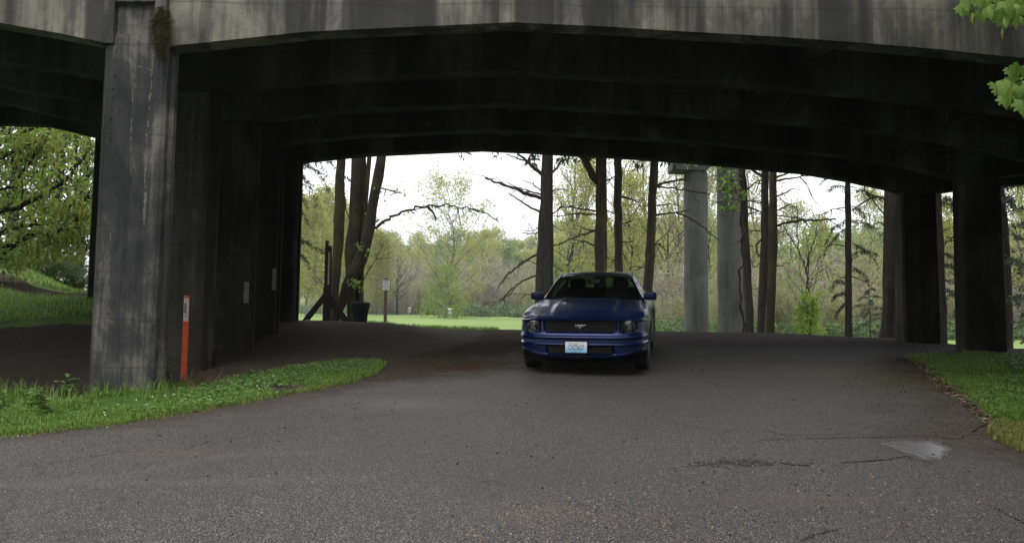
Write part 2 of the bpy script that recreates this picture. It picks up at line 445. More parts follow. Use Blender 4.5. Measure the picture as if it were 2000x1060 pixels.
rowsY = np.concatenate([np.arange(-6, 3, .5), np.arange(3, 21.61, .1)])
uu = np.linspace(0, 1, 130)
ry_, ru_ = np.meshgrid(rowsY, uu, indexing='ij')
jl = .10*fbm(rowsY*1.0, rowsY*0, 41, 2.4)+.05*fbm(rowsY, rowsY*0, 42, 9); jr = .16*fbm(rowsY, rowsY*0, 43, 1.9)+.06*fbm(rowsY, rowsY*0, 44, 8)
XL, XR = xl(rowsY)+jl, xr(rowsY)+jr
rX = XL[:, None]*(1-ru_)+XR[:, None]*ru_
rZ = H(rX, ry_)+.010
mb = MB(); mb.grid(np.stack([rX, ry_, rZ], -1))
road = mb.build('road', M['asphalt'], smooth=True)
tag(road, kind='structure', label='worn damp grey asphalt road running under the bridge')
hp = G(1455, 907); rp = G(1560, 708); rp2 = G(905, 720)
dl, dr_ = rX-XL[:, None], XR[:, None]-rX
edge = np.maximum(np.clip(1-dl/np.where(ry_ > 11, 1.9, 1.0), 0, 1)*.9, np.clip(1-dr_/1.5, 0, 1)*.8)
edge = np.where((ry_ > 10.8) & (rX < 3), np.maximum(edge, np.clip(1.25-dl/(3.6-np.clip((12.5-ry_)/1.5, 0, 1)*2.2), 0, 1)), edge)
edge = np.where(ry_ > 99, np.maximum(np.clip(1-dl/2.0, 0, 1), .12), edge)
hole = np.clip(1.15-np.hypot((rX-hp[0])/.36, (ry_-hp[1])/.17), 0, 1)
moss_y = G(1690, 735, 2.5)
rust = np.maximum(np.clip(1.2-np.hypot((rX-rp[0])/1.3, (ry_-rp[1])/.55), 0, 1), .8*np.clip(1.1-np.hypot((rX-rp2[0])/.9, (ry_-rp2[1])/.4), 0, 1))
def seg_dist(pts):
    d = np.full(rX.shape, 99.0)
    for a, b in zip(pts[:-1], pts[1:]):
        ab = b-a; u = np.clip(((rX-a[0])*ab[0]+(ry_-a[1])*ab[1])/(ab@ab), 0, 1); d = np.minimum(d, np.hypot(rX-a[0]-u*ab[0], ry_-a[1]-u*ab[1]))
    return d
track = np.zeros(rX.shape)
for pl_ in ([(-60,955),(120,948),(300,943),(520,941),(700,938)], [(60,950),(250,932),(370,905),(480,889),(640,886)], [(1010,790),(1200,850),(1500,1010)]):
    track = np.maximum(track, np.clip(1-seg_dist([G(*q, 2.5)[:2] for q in pl_])/.22, 0, 1)*(.9 if pl_[0][0] < 900 else .5))
deb = np.zeros(rX.shape)
for (a, b, sx_, sy_) in ((1050, 1010, 1.1, .5), (1560, 975, .9, .35), (1180, 788, .6, .25), (330, 890, 1.0, .4)):
    q = G(a, b, 2.5); deb = np.maximum(deb, np.clip(1.15-np.hypot((rX-q[0])/sx_, (ry_-q[1])/sy_), 0, 1))
bridge_shade = sm_(np.clip((ry_-11.5)/6.0, 0, 1))*np.clip((rX+7)/3, .3, 1)  # mask for the painted shade, growing stronger under the bridge
wp = G(780, 790); wet = np.clip(1.2-np.hypot((rX-wp[0])/1.1, (ry_-wp[1])/.6), 0, 1)
for nm, val in (('edge', edge), ('hole', hole), ('rust', rust), ('wet', wet), ('track', track), ('debris', deb), ('bridge_shade', bridge_shade), ('mossy', np.clip(1.2-np.hypot((rX-moss_y[0])/1.9, (ry_-moss_y[1])/2.3), 0, 1))):
    at = road.data.attributes.new(nm, 'FLOAT', 'POINT'); at.data.foreach_set('value', val.astype(np.float32).ravel())

# puddle in a shallow dip
pc = G(1795, 880)
t_ = NT('puddle_water'); t_.base((.115, .112, .112)); t_.set('Roughness', .26); t_.set('Specular IOR Level', .75)
t_.bump(t_.noise(t_.pos(), 9, 2), .02, .01)
an = np.linspace(0, 2*np.pi, 56, endpoint=False)
rr = 1+.16*np.sin(2*an+1)+.10*np.sin(3*an+.4)+.05*np.sin(5*an)+.03*np.sin(9*an+2)
px_, py_ = pc[0]+.27*rr*np.cos(an)+.07*np.sin(an), pc[1]+.52*rr*np.sin(an)
mb = MB()
zz = H(px_, py_)+.016
mb.add(np.vstack([np.stack([px_, py_, zz], -1), [[pc[0], pc[1], h(pc[0], pc[1])+.016]]]), [[i, (i+1) % 56, 56] for i in range(56)])
pud = mb.build('puddle', t_.m, smooth=True)
rim = pud.data.attributes.new('rim', 'FLOAT', 'POINT'); rim.data.foreach_set('value', np.r_[np.zeros(56), 1.0].astype(np.float32))
al = t_.math('ADD', t_.attr('rim'), t_.math('MULTIPLY', t_.math('SUBTRACT', t_.noise(t_.pos(), 11, 6, .7), .5), .9))
tb = t_.n('BsdfTransparent'); ms = t_.n('MixShader'); t_.link(t_.ramp(al, [(.06, 0.0), (.40, .97)]), ms.inputs[0]); t_.link(tb.outputs[0], ms.inputs[1]); t_.link(t_.b.outputs[0], ms.inputs[2]); t_.link(ms.outputs[0], t_.out.inputs['Surface'])
# cracks that cross the asphalt
def crack(pxs, w, seed, label):
    r_ = np.random.default_rng(seed); g = np.array([G(*q, 2.5) for q in pxs]); n = 60
    s = np.linspace(0, len(g)-1, n); x = np.interp(s, range(len(g)), g[:, 0])+r_.normal(size=n)*.008; y = np.interp(s, range(len(g)), g[:, 1])+r_.normal(size=n)*.012
    ww = w*(.35+.9*r_.random(n))*np.sin(np.pi*np.clip(np.linspace(.04, .96, n), 0, 1))**.4
    z = H(x, y)+.0145; m = MB(); m.grid(np.stack([np.stack([x, y-ww, z], -1), np.stack([x, y+ww, z], -1)])); o = m.build('road_crack', CRK); tag(o, kind='structure', label=label)
CRK = plain('crack_dark', (.010, .009, .009), .95)
crack([(1640,906),(1690,903),(1740,899),(1772,893)], .016, 1, 'dark crack running into the puddle')
crack([(1480,863),(1520,861),(1600,858),(1700,856),(1800,853),(1850,851)], .010, 2, 'fine crack crossing behind the puddle')
crack([(1290,918),(1370,912),(1400,908)], .008, 3, 'fine crack left of the broken patch')
crack([(1510,905),(1550,910),(1580,912)], .012, 4, 'short crack right of the broken patch')
crack([(1560,1062),(1590,1048),(1640,1036)], .008, 5, 'short crack near the bottom of the view')
crack([(1930,990),(1975,1012),(2010,1030)], .012, 6, 'short crack at the lower right')
tag(pud, kind='structure', label='shallow rain puddle on the asphalt near the grass corner')
# ------------------------------------------------------------------ overpass bridge
GY = [10.0, 11.88, 13.62, 15.42, 17.1]
SK = -.09
def skx(Y): return SK*(Y-10.0)
prof = []
for px, py in [(-260,8),(0,45),(120,66),(205,84),(327,91),(460,77),(600,62),(800,53),(1000,44),(1180,52),(1340,62),(1520,72),(1700,85),(1840,97),(1960,110)]:
    p = P(px, py, 10.0); prof.append((p[0], p[2]))
for px, py in [(1560,341),(1653,357),(1727,373),(1760,382),(1832,379),(1900,370),(2000,362),(2120,354)]:
    p = P(px, py, 17.4); prof.append((p[0]-skx(17.4), p[2]))
for px, py in [(-250,243),(0,247),(100,250)]:
    p = P(px, py, 17.4); prof.append((p[0]-skx(17.4), p[2]))
prof.sort()
prof = np.array(prof)
ext = np.array([(-26, 5.6), (-20, 6.2)]); ext2 = np.array([(24, 4.3), (30, 4.0)])
prof = np.vstack([ext[ext[:, 0] < prof[0, 0]-1], prof, ext2[ext2[:, 0] > prof[-1, 0]+1]])
def ztop(t): return 7.45-.033*t
bridge = empty('overpass_bridge', (0, 10, h(0, 10)))
tag(bridge, 'old stained concrete overpass bridge with arched girders spanning the road', 'bridge')
def tob(pt): return np.asarray(pt, float)-np.array([0, 10, h(0, 10)])
def bb(mbx, name, mats, **k):
    par = k.pop('parent', bridge); base = k.pop('base', np.zeros(3))
    off = np.array([0, 10, h(0, 10)])+base
    mbx.v = [v-off for v in mbx.v]
    return mbx.build(name, mats, par, **k)
tt = np.arange(-26, 30.01, .5)
tt = np.unique(np.concatenate([tt, prof[:, 0]]))
zb = np.interp(tt, prof[:, 0], prof[:, 1])
for k, gy_ in enumerate(GY):
    m = MB(); th = .30
    x = tt+skx(gy_); top = ztop(tt)+(1.05 if k == 0 else (1.05 if k == 4 else 0))
    fr = np.stack([x, np.full_like(x, gy_), zb], -1); ft = np.stack([x, np.full_like(x, gy_), top], -1)
    br = fr+[0, th, 0]; bt = ft+[0, th, 0]
    m.grid(np.stack([fr, ft]), flip=True); m.grid(np.stack([br, bt])); m.grid(np.stack([fr, br])); m.grid(np.stack([ft, bt]), flip=True)
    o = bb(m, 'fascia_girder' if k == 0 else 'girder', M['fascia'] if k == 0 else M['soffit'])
    if k == 0: o['label'] = 'pale streaked outer girder facing the camera'
# deck slab between outer girders
m = MB()
for (y0, y1) in ((GY[0]+.303, GY[4]-.003),):
    a = np.stack([tt+skx(y0), np.full_like(tt, y0), ztop(tt)+.004], -1); b = np.stack([tt+skx(y1), np.full_like(tt, y1), ztop(tt)+.004], -1)
    u = np.array([0, 0, .26])
    m.grid(np.stack([a, b])); m.grid(np.stack([a+u, b+u]), flip=True)
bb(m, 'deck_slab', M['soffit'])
# cross beams
for k in range(4):
    y0, y1 = GY[k]+.302, GY[k+1]-.002
    for t in (-9.0, .35, 4.2, 7.6, 12.6):
        zlo = float(np.interp(t, prof[:, 0], prof[:, 1]))+.28; zhi = ztop(t)-.002
        m = MB()
        c = [(t+skx(y0), y0), (t+.28+skx(y0), y0), (t+.28+skx(y1), y1), (t+skx(y1), y1)]
        m.prism([(p[0], p[1], zlo) for p in c], (0, 0, zhi-zlo))
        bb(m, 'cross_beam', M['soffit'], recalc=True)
# columns: inner edge pixel at mid height, left row and right row
def chamfer_col(m, x0, x1, y0, y1, z0, z1, ch=.045, taper=.0):
    def ring(a0, a1, b0, b1):
        return [(a0+ch, b0), (a1-ch, b0), (a1, b0+ch), (a1, b1-ch), (a1-ch, b1), (a0+ch, b1), (a0, b1-ch), (a0, b0+ch)]
    n = 14; zz = np.linspace(z0, z1, n); vs = []
    for z in zz:
        e = taper*(1-(z-z0)/(z1-z0)); vs += [(p[0], p[1], z) for p in ring(x0-e, x1+e, y0-e, y1+e)]
    q = [[i*8+j, i*8+(j+1) % 8, (i+1)*8+(j+1) % 8, (i+1)*8+j] for i in range(n-1) for j in range(8)]
    q.append([(n-1)*8+j for j in range(8)])
    m.add(vs, q)
CW = .785
inner = [(312, 420), (408, 420), (490, 420), (541, 420), (579, 420)]
reflm = plain('reflector_sheet', (.19, .185, .175), .6, 0, .25, 30)
for k, gy_ in enumerate(GY):
    yf = gy_-.045 if k == 0 else gy_+.06
    xi = P(*inner[k], yf)[0]
    x0, x1 = xi-CW, xi
    yb = yf+(.30 if k == 0 else .34)
    zt = float(np.interp((x0+x1)/2-skx(gy_), prof[:, 0], prof[:, 1]))+.12
    zg = min(h(x0, yf), h(x1, yf), h(x0, yb), h(x1, yb))-.4
    m = MB(); chamfer_col(m, x0, x1, yf, yb, zg, zt, .04, 0 if k == 0 else .02)
    m.add([(x1-.001, yf+.14, zg), (x1+.05, yf+.16, zg), (x1+.05, yf+.25, zg), (x1-.001, yf+.27, zg), (x1-.001, yf+.14, zt), (x1+.05, yf+.16, zt), (x1+.05, yf+.25, zt), (x1-.001, yf+.27, zt)],
          [(0, 1, 5, 4), (1, 2, 6, 5), (2, 3, 7, 6), (4, 5, 6, 7)])
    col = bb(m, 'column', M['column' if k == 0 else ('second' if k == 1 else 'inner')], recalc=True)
    if k == 0:
        # tie holes and lime drips on the front face
        hol = plain('hole_dark', (.006, .006, .006), .95); lime = plain('lime_deposit', (.105, .099, .087), .9, 0, .4, 26)
        for px, py, r_ in ((216, 272, 4.2), (217, 232, 3.2), (221, 175, 3), (224, 149, 2.6), (229, 160, 2), (213, 237, 2), (222, 192, 2), (297, 150, 2.4), (225, 119, 2.2)):
            c = P(px, py, yf-.002); m = MB(); m.lathe([(r_/FPX*yf, -.001), (r_*.5/FPX*yf, -.002), (.0005, -.002)], 12, axis='y', c=c); bb(m, 'tie_hole', hol, parent=col)
        for sd_, pxs, w_ in ((1, [(299,98),(296,150),(293,200),(288,250),(284,300),(283,360),(282,440)], 6), (2, [(257,228),(256,270),(256,300),(256,342)], 2.6), (3, [(262,128),(275,131),(288,134),(297,141)], 2.2), (5, [(216,455),(212,520),(208,600)], 3), (6, [(258,115),(257,160),(259,200)], 2)):
            r_ = np.random.default_rng(sd_); q = np.array([P(a, b, yf-.0015) for a, b in pxs]); n = 90; s = np.linspace(0, len(q)-1, n)
            q = np.stack([np.interp(s, range(len(q)), q[:, i]) for i in range(3)], -1); hw_ = w_/2/FPX*yf
            a_ = np.convolve(r_.normal(size=n+8), np.ones(9)/9, 'valid')*1.6; b_ = np.convolve(r_.normal(size=n+8), np.ones(9)/9, 'valid')*1.6
            wl = hw_*np.clip(.55+a_+.5*r_.normal(size=n)*.5, .03, 1.6); wr = hw_*np.clip(.55+b_+.5*r_.normal(size=n)*.5, .03, 1.6)
            ax_ = np.array([0, 0, 1.0]) if sd_ == 3 else np.array([1.0, 0, 0])
            m = MB(); m.grid(np.stack([q-ax_*wl[:, None], q+ax_*wr[:, None]]), mask=(np.convolve(r_.random(n+3), np.ones(4)/4, 'valid')[:n-1] > .36)[None]); bb(m, 'lime_drip', lime, parent=col)
    if k == 0: col['label'] = 'tall front column with long pale drips and a moss tuft'
    if k in (2, 3):
        c = P(481, 571, yf-.03) if k == 2 else P(535.5, 545, yf-.03)
        hgt, wd = (.36, .085) if k == 2 else (.40, .075)
        m = MB(); m.box(c, (wd, .012, hgt)); bb(m, 'reflector_panel', reflm, bevel=.003, parent=col)
    if k == 0:
        # pilaster over the front column with its recessed panel
        xa, xb = P(203, 60, yf)[0], P(326, 60, yf)[0]
        z0 = P(265, 88, yf)[2]; z1 = ztop(-4)+1.1
        m = MB()
        yb2 = GY[0]-.004
        m.box(((xa+.07), (yf+yb2)/2-.02, (z0+z1)/2), (.14, yb2-yf+.04, z1-z0))
        m.box(((xb-.075), (yf+yb2)/2-.02, (z0+z1)/2), (.15, yb2-yf+.04, z1-z0))
        pz = P(265, 10, yf)[2]; pz1 = P(265, 80, yf)[2]
        m.box(((xa+xb)/2, (yf+yb2)/2+.012, (pz1+.003+z1)/2), (xb-xa-.296, yb2-yf-.024, z1-pz1))
        m.box(((xa+xb)/2, (yf+yb2)/2-.03, pz+.05), (xb-xa-.298, yb2-yf+.06, .06))
        bb(m, 'pilaster', M['column'], bevel=.008)
# right row
for k, gy_ in enumerate(GY):
    yf = gy_+.06; yb = yf+.42
    xi = {3: P(1886, 520, yf)[0], 4: P(1765, 520, yf)[0]}.get(k)
    if xi is None:
        xi4, xi3 = P(1765, 520, GY[4]+.06)[0], P(1886, 520, GY[3]+.06)[0]
        xi = xi3+(xi3-xi4)/(GY[3]-GY[4])*(gy_-GY[3])
    x0, x1 = xi, xi+.74
    zt = float(np.interp((x0+x1)/2-skx(gy_), prof[:, 0], prof[:, 1]))+.35
    zg = h(x0, yf)-.5
    m = MB(); chamfer_col(m, x0, x1, yf, yb, zg, zt, .04, .02)
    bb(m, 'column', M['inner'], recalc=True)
# lone pier column at the far left
yf = 17.16
x0 = P(176, 420, yf)[0]
m = MB(); chamfer_col(m, x0, x0+CW, yf, yf+.6, h(x0, yf)-.4, float(np.interp(x0+.4-skx(17.1), prof[:, 0], prof[:, 1]))+.12)
bb(m, 'column', M['inner'], recalc=True)

# moss tuft hanging on the pilaster edge
M['moss'] = leafmat('moss_strands', [(.030, .030, .008), (.05, .045, .012), (.075, .062, .02)], .2, .9)
m = MB()
vs, qs = [], []
for i in range(3200):
    u = rnd.random(); py = 12+u*95; wid = 7+20*math.sin(math.pi*min(1, u*1.1))
    c = P(316+(u-.4)*4+rnd.uniform(-1, 1)*wid*.55+(10 if u < .35 and rnd.random() < .15 else 0), py, 9.945-rnd.random()*.02)
    L = rnd.uniform(.03, .14); w = rnd.uniform(.003, .008)
    d = np.array([rnd.gauss(0, .5), -abs(rnd.gauss(.3, .3)), -1+abs(rnd.gauss(0, .4))]); d /= np.linalg.norm(d)
    s_ = np.cross(d, [rnd.gauss(0, 1), rnd.gauss(0, 1), .2]); s_ /= np.linalg.norm(s_)
    vs += [c-s_*w, c+s_*w, c+d*L]
m.quads(np.array(vs), np.arange(len(vs)).reshape(-1, 3))
tag(m.build('moss', M['moss']), 'shaggy brown green moss growing down the edge of the front pilaster', 'moss', kind='stuff')

# ------------------------------------------------------------------ round piers of another road bridge behind
def round_pier(xp, wpx, Y, pyb, cap, label):
    c = P(xp, 500, Y); r = wpx/2/FPX*Y*1.0
    zb_ = h(c[0], Y)-.6
    o = empty('bridge_pier', (c[0], Y, zb_+.6)); tag(o, label, 'bridge pier', 'round piers behind the overpass')
    zt = P(xp, 338, Y)[2] if cap else P(xp, 150, Y)[2]
    m = MB(); m.lathe([(r, -.6), (r, zt-zb_-.6)], 40)
    for z in np.arange(1.2, zt-zb_-.7, 1.25): m.lathe([(r+.001, z-.02), (r+.008, z), (r+.001, z+.02)], 40)
    m.build('shaft', M['pier'], o, smooth=True)
    if cap:
        x0, x1 = P(1313, 330, Y-r)[0]-c[0], P(1396, 330, Y-r)[0]-c[0]
        z0 = zt-zb_-.6-.002; z1 = z0+2.2
        poly = [(x0, -r*1.05, z0+.05), (x0+.8*(x1-x0), -r*1.05, z0), (x1+.9, -r*1.05, z0+1.3), (x1+.9, -r*1.05, z1), (x0, -r*1.05, z1)]
        m = MB(); m.prism(poly, (0, r*2.1, 0)); m.build('pier_cap', M['pier'], o, bevel=.03, recalc=True)
    else:
        m = MB(); m.box((.6, 0, zt-zb_-.6+.7), (6, 1.7, 1.4)); m.build('pier_cap', M['pier'], o, bevel=.03)
    return o
round_pier(1359.5, 46.5, 46, 643, True, 'slim round concrete bridge pier under a square pier cap')
round_pier(1429, 55, 40, 645, False, 'stout round concrete bridge pier partly behind a leaning trunk')
# ------------------------------------------------------------------ blue coupe
PSI = R(11.3)
AX = np.array([math.sin(PSI), math.cos(PSI)])
nose = P(1133, 640, 11.4)
n2 = np.array([nose[0], 11.4]); r2 = n2+AX*3.67; f2 = n2+AX*.95
zf, zr = h(*f2)+.010, h(*r2)+.010
PITCH = math.atan2(zr-zf, 2.72)
zn = zf-.95*math.tan(PITCH)
car = empty('car', (n2[0], n2[1], zn), (PITCH, 0, -PSI))
tag(car, 'dark blue two door coupe parked on the asphalt under the bridge', 'car')

def paintmat():
    t = NT('blue_car_paint')
    v = t.pos(obj=True)
    fl = t.n('TexVoronoi'); fl.inputs['Scale'].default_value = 900; t.link(v, fl.inputs['Vector'])
    s = t.n('SeparateColor'); t.link(fl.outputs['Color'], s.inputs[0])
    t.base(t.ramp(s.outputs[0], [(0, (.0003, .0062, .044)), (.8, (.0005, .0102, .074)), (1, (.0015, .024, .14))]))
    t.set('Metallic', .4); t.set('Roughness', t.ramp(t.noise(v, 3, 4), [(.3, .30), (.7, .38)]))
    t.set('Coat Weight', .35); t.set('Specular IOR Level', .3); t.set('Coat Roughness', .035)
    return t.m
PAINT = paintmat()
BLACK = plain('black_trim', (.005, .005, .0055), .6, 0, .3, 20)
GAP = plain('panel_gap', (.004, .004, .005), .8)
RUB = plain('tyre_rubber', (.014, .014, .015), .78, 0, .3, 25, .2)
CHR = plain('bright_chrome', (.62, .63, .65), .16, 1.0, .08)
ALU = plain('alloy_rim', (.42, .43, .44), .28, .9, .12)
INT = plain('cabin_fabric', (.012, .012, .014), .85, 0, .3, 40)
def glassmat(name, tint, rough=0.0, ior=1.5):
    t = NT(name)
    tr = t.n('BsdfTransparent'); tr.inputs['Color'].default_value = (*tint, 1)
    gl = t.n('BsdfGlossy'); gl.inputs['Roughness'].default_value = .02
    fr = t.n('Fresnel'); t.link(t.math('SUBTRACT', ior, t.math('MULTIPLY', t.n('NewGeometry').outputs['Backfacing'], ior-1/ior)), fr.inputs['IOR'])
    ns = t.noise(t.pos(obj=True), 2.0, 4)
    mx = t.n('MixShader'); t.link(fr.outputs[0], mx.inputs[0]); t.link(tr.outputs[0], mx.inputs[1]); t.link(gl.outputs[0], mx.inputs[2])
    df = t.n('BsdfDiffuse'); df.inputs['Color'].default_value = (.3, .3, .28, 1)
    m2 = t.n('MixShader'); t.link(t.math('MULTIPLY', ns, .02), m2.inputs[0]); t.link(mx.outputs[0], m2.inputs[1]); t.link(df.outputs[0], m2.inputs[2])
    t.link(m2.outputs[0], t.out.inputs['Surface']); return t.m
GLASS = glassmat('car_glass', (.30, .38, .33))
LENS = glassmat('lamp_lens', (.88, .9, .9), ior=1.45)

def sm(x, a, b):
    u = np.clip((np.asarray(x, float)-a)/(b-a), 0, 1); return u*u*(3-2*u)
def catmull(pts, n):
    pts = np.asarray(pts, float)
    d = np.r_[0, np.cumsum(np.linalg.norm(np.diff(pts, axis=0), axis=1))]
    m = np.gradient(pts, d, axis=0)
    s = np.linspace(0, d[-1], n); i = np.clip(np.searchsorted(d, s, 'right')-1, 0, len(d)-2)
    hh = (d[i+1]-d[i]); u = ((s-d[i])/hh)[:, None]; hh = hh[:, None]
    return (2*u**3-3*u**2+1)*pts[i]+(u**3-2*u**2+u)*hh*m[i]+(-2*u**3+3*u**2)*pts[i+1]+(u**3-u**2)*hh*m[i+1]

# --- front clip -------------------------------------------------
plan = catmull([(0,0),(.3,.006),(.52,.028),(.66,.065),(.76,.13),(.84,.24),(.885,.38),(.905,.50),(.915,.60)], 90)
tn = np.gradient(plan, axis=0); tn /= np.linalg.norm(tn, axis=1)[:, None]
nrm = np.stack([tn[:, 1], -tn[:, 0]], -1)             # outward (towards the camera, then sideways)
full = np.vstack([plan[::-1]*[-1, 1], plan[1:]]); fn = np.vstack([nrm[::-1]*[-1, 1], nrm[1:]])
gk = [(.170,-.26),(.195,-.17),(.225,-.09),(.25,-.04),(.275,-.008),(.30,.0),(.312,-.004),(.40,-.002),(.425,.0),(.440,.020),(.449,.028),(.457,.024),(.470,-.006),(.50,-.012),(.528,-.010),(.537,.022),(.545,.034),(.553,.030),(.575,.004),(.592,-.004),(.602,-.010),(.62,-.012),(.70,-.020),(.76,-.026),(.772,-.026),(.782,-.006),(.793,-.004),(.802,-.024),(.808,-.075)]
gz_, gg_ = np.array([a for a, b in gk]), np.array([b for a, b in gk])
zs = np.unique(np.concatenate([np.linspace(.17, .808, 84), gz_]))
sx = full[:, 0]
def front_pt(i, z, extra=0.0):
    g = np.interp(z, gz_, gg_)
    side = sm(abs(full[i, 0]), .80, .905)
    g = g*(1-.75*side)
    p = full[i]+fn[i]*(g+extra)
    return np.array([p[0], p[1], z])
def ztopx(x):   # the nose's top edge drops a little at the corners
    return .808-.030*sm(abs(x), .62, .90)
gp = np.zeros((len(full), len(zs), 3))
GR = (-.505, .505, .607, .772)      # grille opening
LI = (-.47, .47, .300, .415)        # lower intake
HL = (.665, .690, .093)             # headlamp centre x, z, r
def inr(x, z, r, rad):
    cx, cz = (r[0]+r[1])/2, (r[2]+r[3])/2; hx, hz = (r[1]-r[0])/2-rad, (r[3]-r[2])/2-rad
    dx, dz = np.maximum(abs(x-cx)-hx, 0), np.maximum(abs(z-cz)-hz, 0)
    return np.hypot(dx, dz)-rad
for i in range(len(full)):
    for j, z in enumerate(zs):
        zlo = .185+.105*float(sm(abs(full[i, 0]), .52, .86))
        zz = zlo+(z-.17)*(.45-zlo)/.28 if z < .45 else z if z < .7 else .7+(z-.7)*(ztopx(full[i, 0])-.7)/(.808-.7)
        x = full[i, 0]; z_ = z
        d = min(inr(x, z, GR, .045), 9)
        d2 = inr(x, z, LI, .03)
        # lamp bay: a pocket from the grille surround to the outer corner
        hb = (.555, .800, .602, .775) if x > 0 else (-.800, -.555, .602, .775)
        d3 = inr(x, z, hb, .05)
        e = -.09*float(1-sm(d, -.016, .010))-.05*float(1-sm(d2, -.012, .008))-.085*float(1-sm(d3, -.016, .006))
        # creases beside the lamps
        gp[i, j] = front_pt(i, z, e); gp[i, j, 2] = zz
mbf = MB(); mbf.grid(gp)
bump_ = mbf.build('front_bumper', PAINT, car, smooth=True, sharp=50)
# dark grille insert, honeycomb strips
m = MB()
m.box((0, .085, .69), (1.00, .01, .165))
for z in np.linspace(.622, .758, 8): m.box((0, .070, z), (.985, .02, .006))
for x in np.linspace(-.48, .48, 34): m.box((x, .074, .69), (.006, .016, .150))
gril = m.build('grille', BLACK, car)
m = MB()
for z in (.34, .365, .39): m.box((0, .035, z), (.86, .03, .008))
m.box((0, .05, .365), (.88, .008, .095))
m.build('lower_intake', BLACK, car)
# galloping horse badge
hp_ = [(-.098,.004),(-.088,.018),(-.083,.030),(-.072,.036),(-.062,.030),(-.050,.036),(-.030,.022),(0,.020),(.022,.026),(.040,.024),(.052,.018),(.070,.026),(.092,.024),(.104,.028),(.094,.016),(.072,.014),(.058,.006),(.052,-.004),(.064,-.012),(.050,-.016),(.036,-.010),(.024,-.004),(.018,-.014),(.000,-.030),(-.004,-.044),(-.014,-.046),(-.010,-.032),(-.022,-.034),(-.030,-.028),(-.022,-.022),(-.010,-.018),(-.020,-.006),(-.040,-.002),(-.054,-.010),(-.060,-.022),(-.070,-.020),(-.066,-.006),(-.056,.008),(-.068,.014),(-.078,.010),(-.088,.000)]
m = MB(); m.prism([(x*.78, .050, .692+z*.80) for x, z in hp_], (0, .014, 0))
o = m.build('horse_badge', CHR, gril, recalc=True, bevel=.002)
# headlamps
lampback = plain('lamp_housing', (.02, .02, .022), .35, .2)
refl = plain('lamp_reflector', (.30, .31, .33), .18, 1.0, .15)
amber = plain('amber_lens', (.30, .09, .012), .25, 0, .1, coat=.5)
for sgn in (-1, 1):
    hl = empty('headlight', (sgn*.668, .075, .688)); hl.parent = car
    yaw = -sgn*.30
    m = MB(); m.box((0, .075, 0), (.235, .012, .165)); m.box((-sgn*.10, .02, 0), (.012, .10, .16)); hs_ = m.build('housing', lampback, hl)
    hs_.rotation_euler = (0, 0, -yaw*.9)
    m = MB(); m.lathe([(.089, .012), (.086, .022), (.070, .046), (.045, .062), (.020, .068), (.018, .045), (0.001, .04)], 36, axis='y'); m.build('reflector', refl, hl, smooth=True)
    m = MB(); m.lathe([(.094, .008), (.096, -.004), (.090, -.008), (.087, .006)], 36, axis='y'); m.build('lamp_ring', ALU if False else lampback, hl, smooth=True)
    m = MB(); m.lathe([(.089, -.002), (.075, -.016), (.05, -.025), (.02, -.029), (.001, -.030)], 36, axis='y'); m.build('lens', LENS, hl, smooth=True)
    m = MB(); m.lathe([(.016, -.012), (.016, .03), (.001, .03)], 14, axis='y'); m.lathe([(.001, -.013), (.016, -.012)], 14, axis='y'); m.build('bulb_cap', refl, hl, smooth=True)
    # turn signal strip in the corner of the bumper
    i = int(np.argmin(abs(full[:, 0]-sgn*.80)))
    pts = [front_pt(i+q*sgn, .635, .004) for q in (0, 6, 12, 18)]+[front_pt(i+q*sgn, .668, .004) for q in (18, 12, 6, 0)]
    m = MB(); m.add(pts, [[0, 1, 6, 7], [1, 2, 5, 6], [2, 3, 4, 5]], 0); m.build('side_marker', lampback, car)
# licence plate
PLW = NT('plate_sheet')
gxyz = PLW.n('SeparateXYZ'); PLW.link(PLW.n('TexCoord').outputs['Object'], gxyz.inputs[0])
nz = PLW.noise(PLW.pos((1, 1, 1), obj=True), 26, 3)
pz_ = PLW.math('ADD', PLW.math('MULTIPLY', gxyz.outputs['Z'], 6.0), PLW.math('MULTIPLY', nz, .55))
PLW.base(PLW.ramp(pz_, [(.0, (.25, .52, .74)), (.28, (.50, .68, .80)), (.45, (.72, .74, .77))])); PLW.set('Roughness', .4)
pl = empty('license_plate', (-.045, -.043, .412)); pl.parent = car
m = MB(); m.box((0, .006, 0), (.318, .010, .166)); m.build('plate_frame', BLACK, pl, bevel=.004)
m = MB()
rr_ = []
for cx, cz, a0 in ((.137,.061,0),(-.137,.061,90),(-.137,-.061,180),(.137,-.061,270)):
    for a in (0, 30, 60, 90): rr_.append((cx+.013*math.cos(R(a0+a)), 0, cz+.013*math.sin(R(a0+a))))
m.prism(rr_, (0, -.003, 0)); m.build('plate_sheet', PLW.m, pl, recalc=True)
ink = plain('plate_ink', (.035, .05, .12), .5); red = plain('plate_red', (.22, .05, .06), .5)
text_mesh('CVZ5627', .098, ink, 'plate_number', pl, (0, -.0036, -.006), (R(90), 0, 0), .56, .0008, bold=.001)
text_mesh('WASHINGTON', .022, red, 'plate_state', pl, (-.03, -.0036, .048), (R(90), 0, 0), 1.0, .0006)
text_mesh('EVERGREEN STATE', .014, ink, 'plate_motto', pl, (0, -.0036, -.063), (R(90), 0, 0), 1.1, .0006)
for x in (-.083, .083):
    m = MB(); m.lathe([(.006, -.0045), (.001, -.006)], 10, axis='y', c=(x, 0, .060)); m.build('plate_bolt', BLACK, pl)

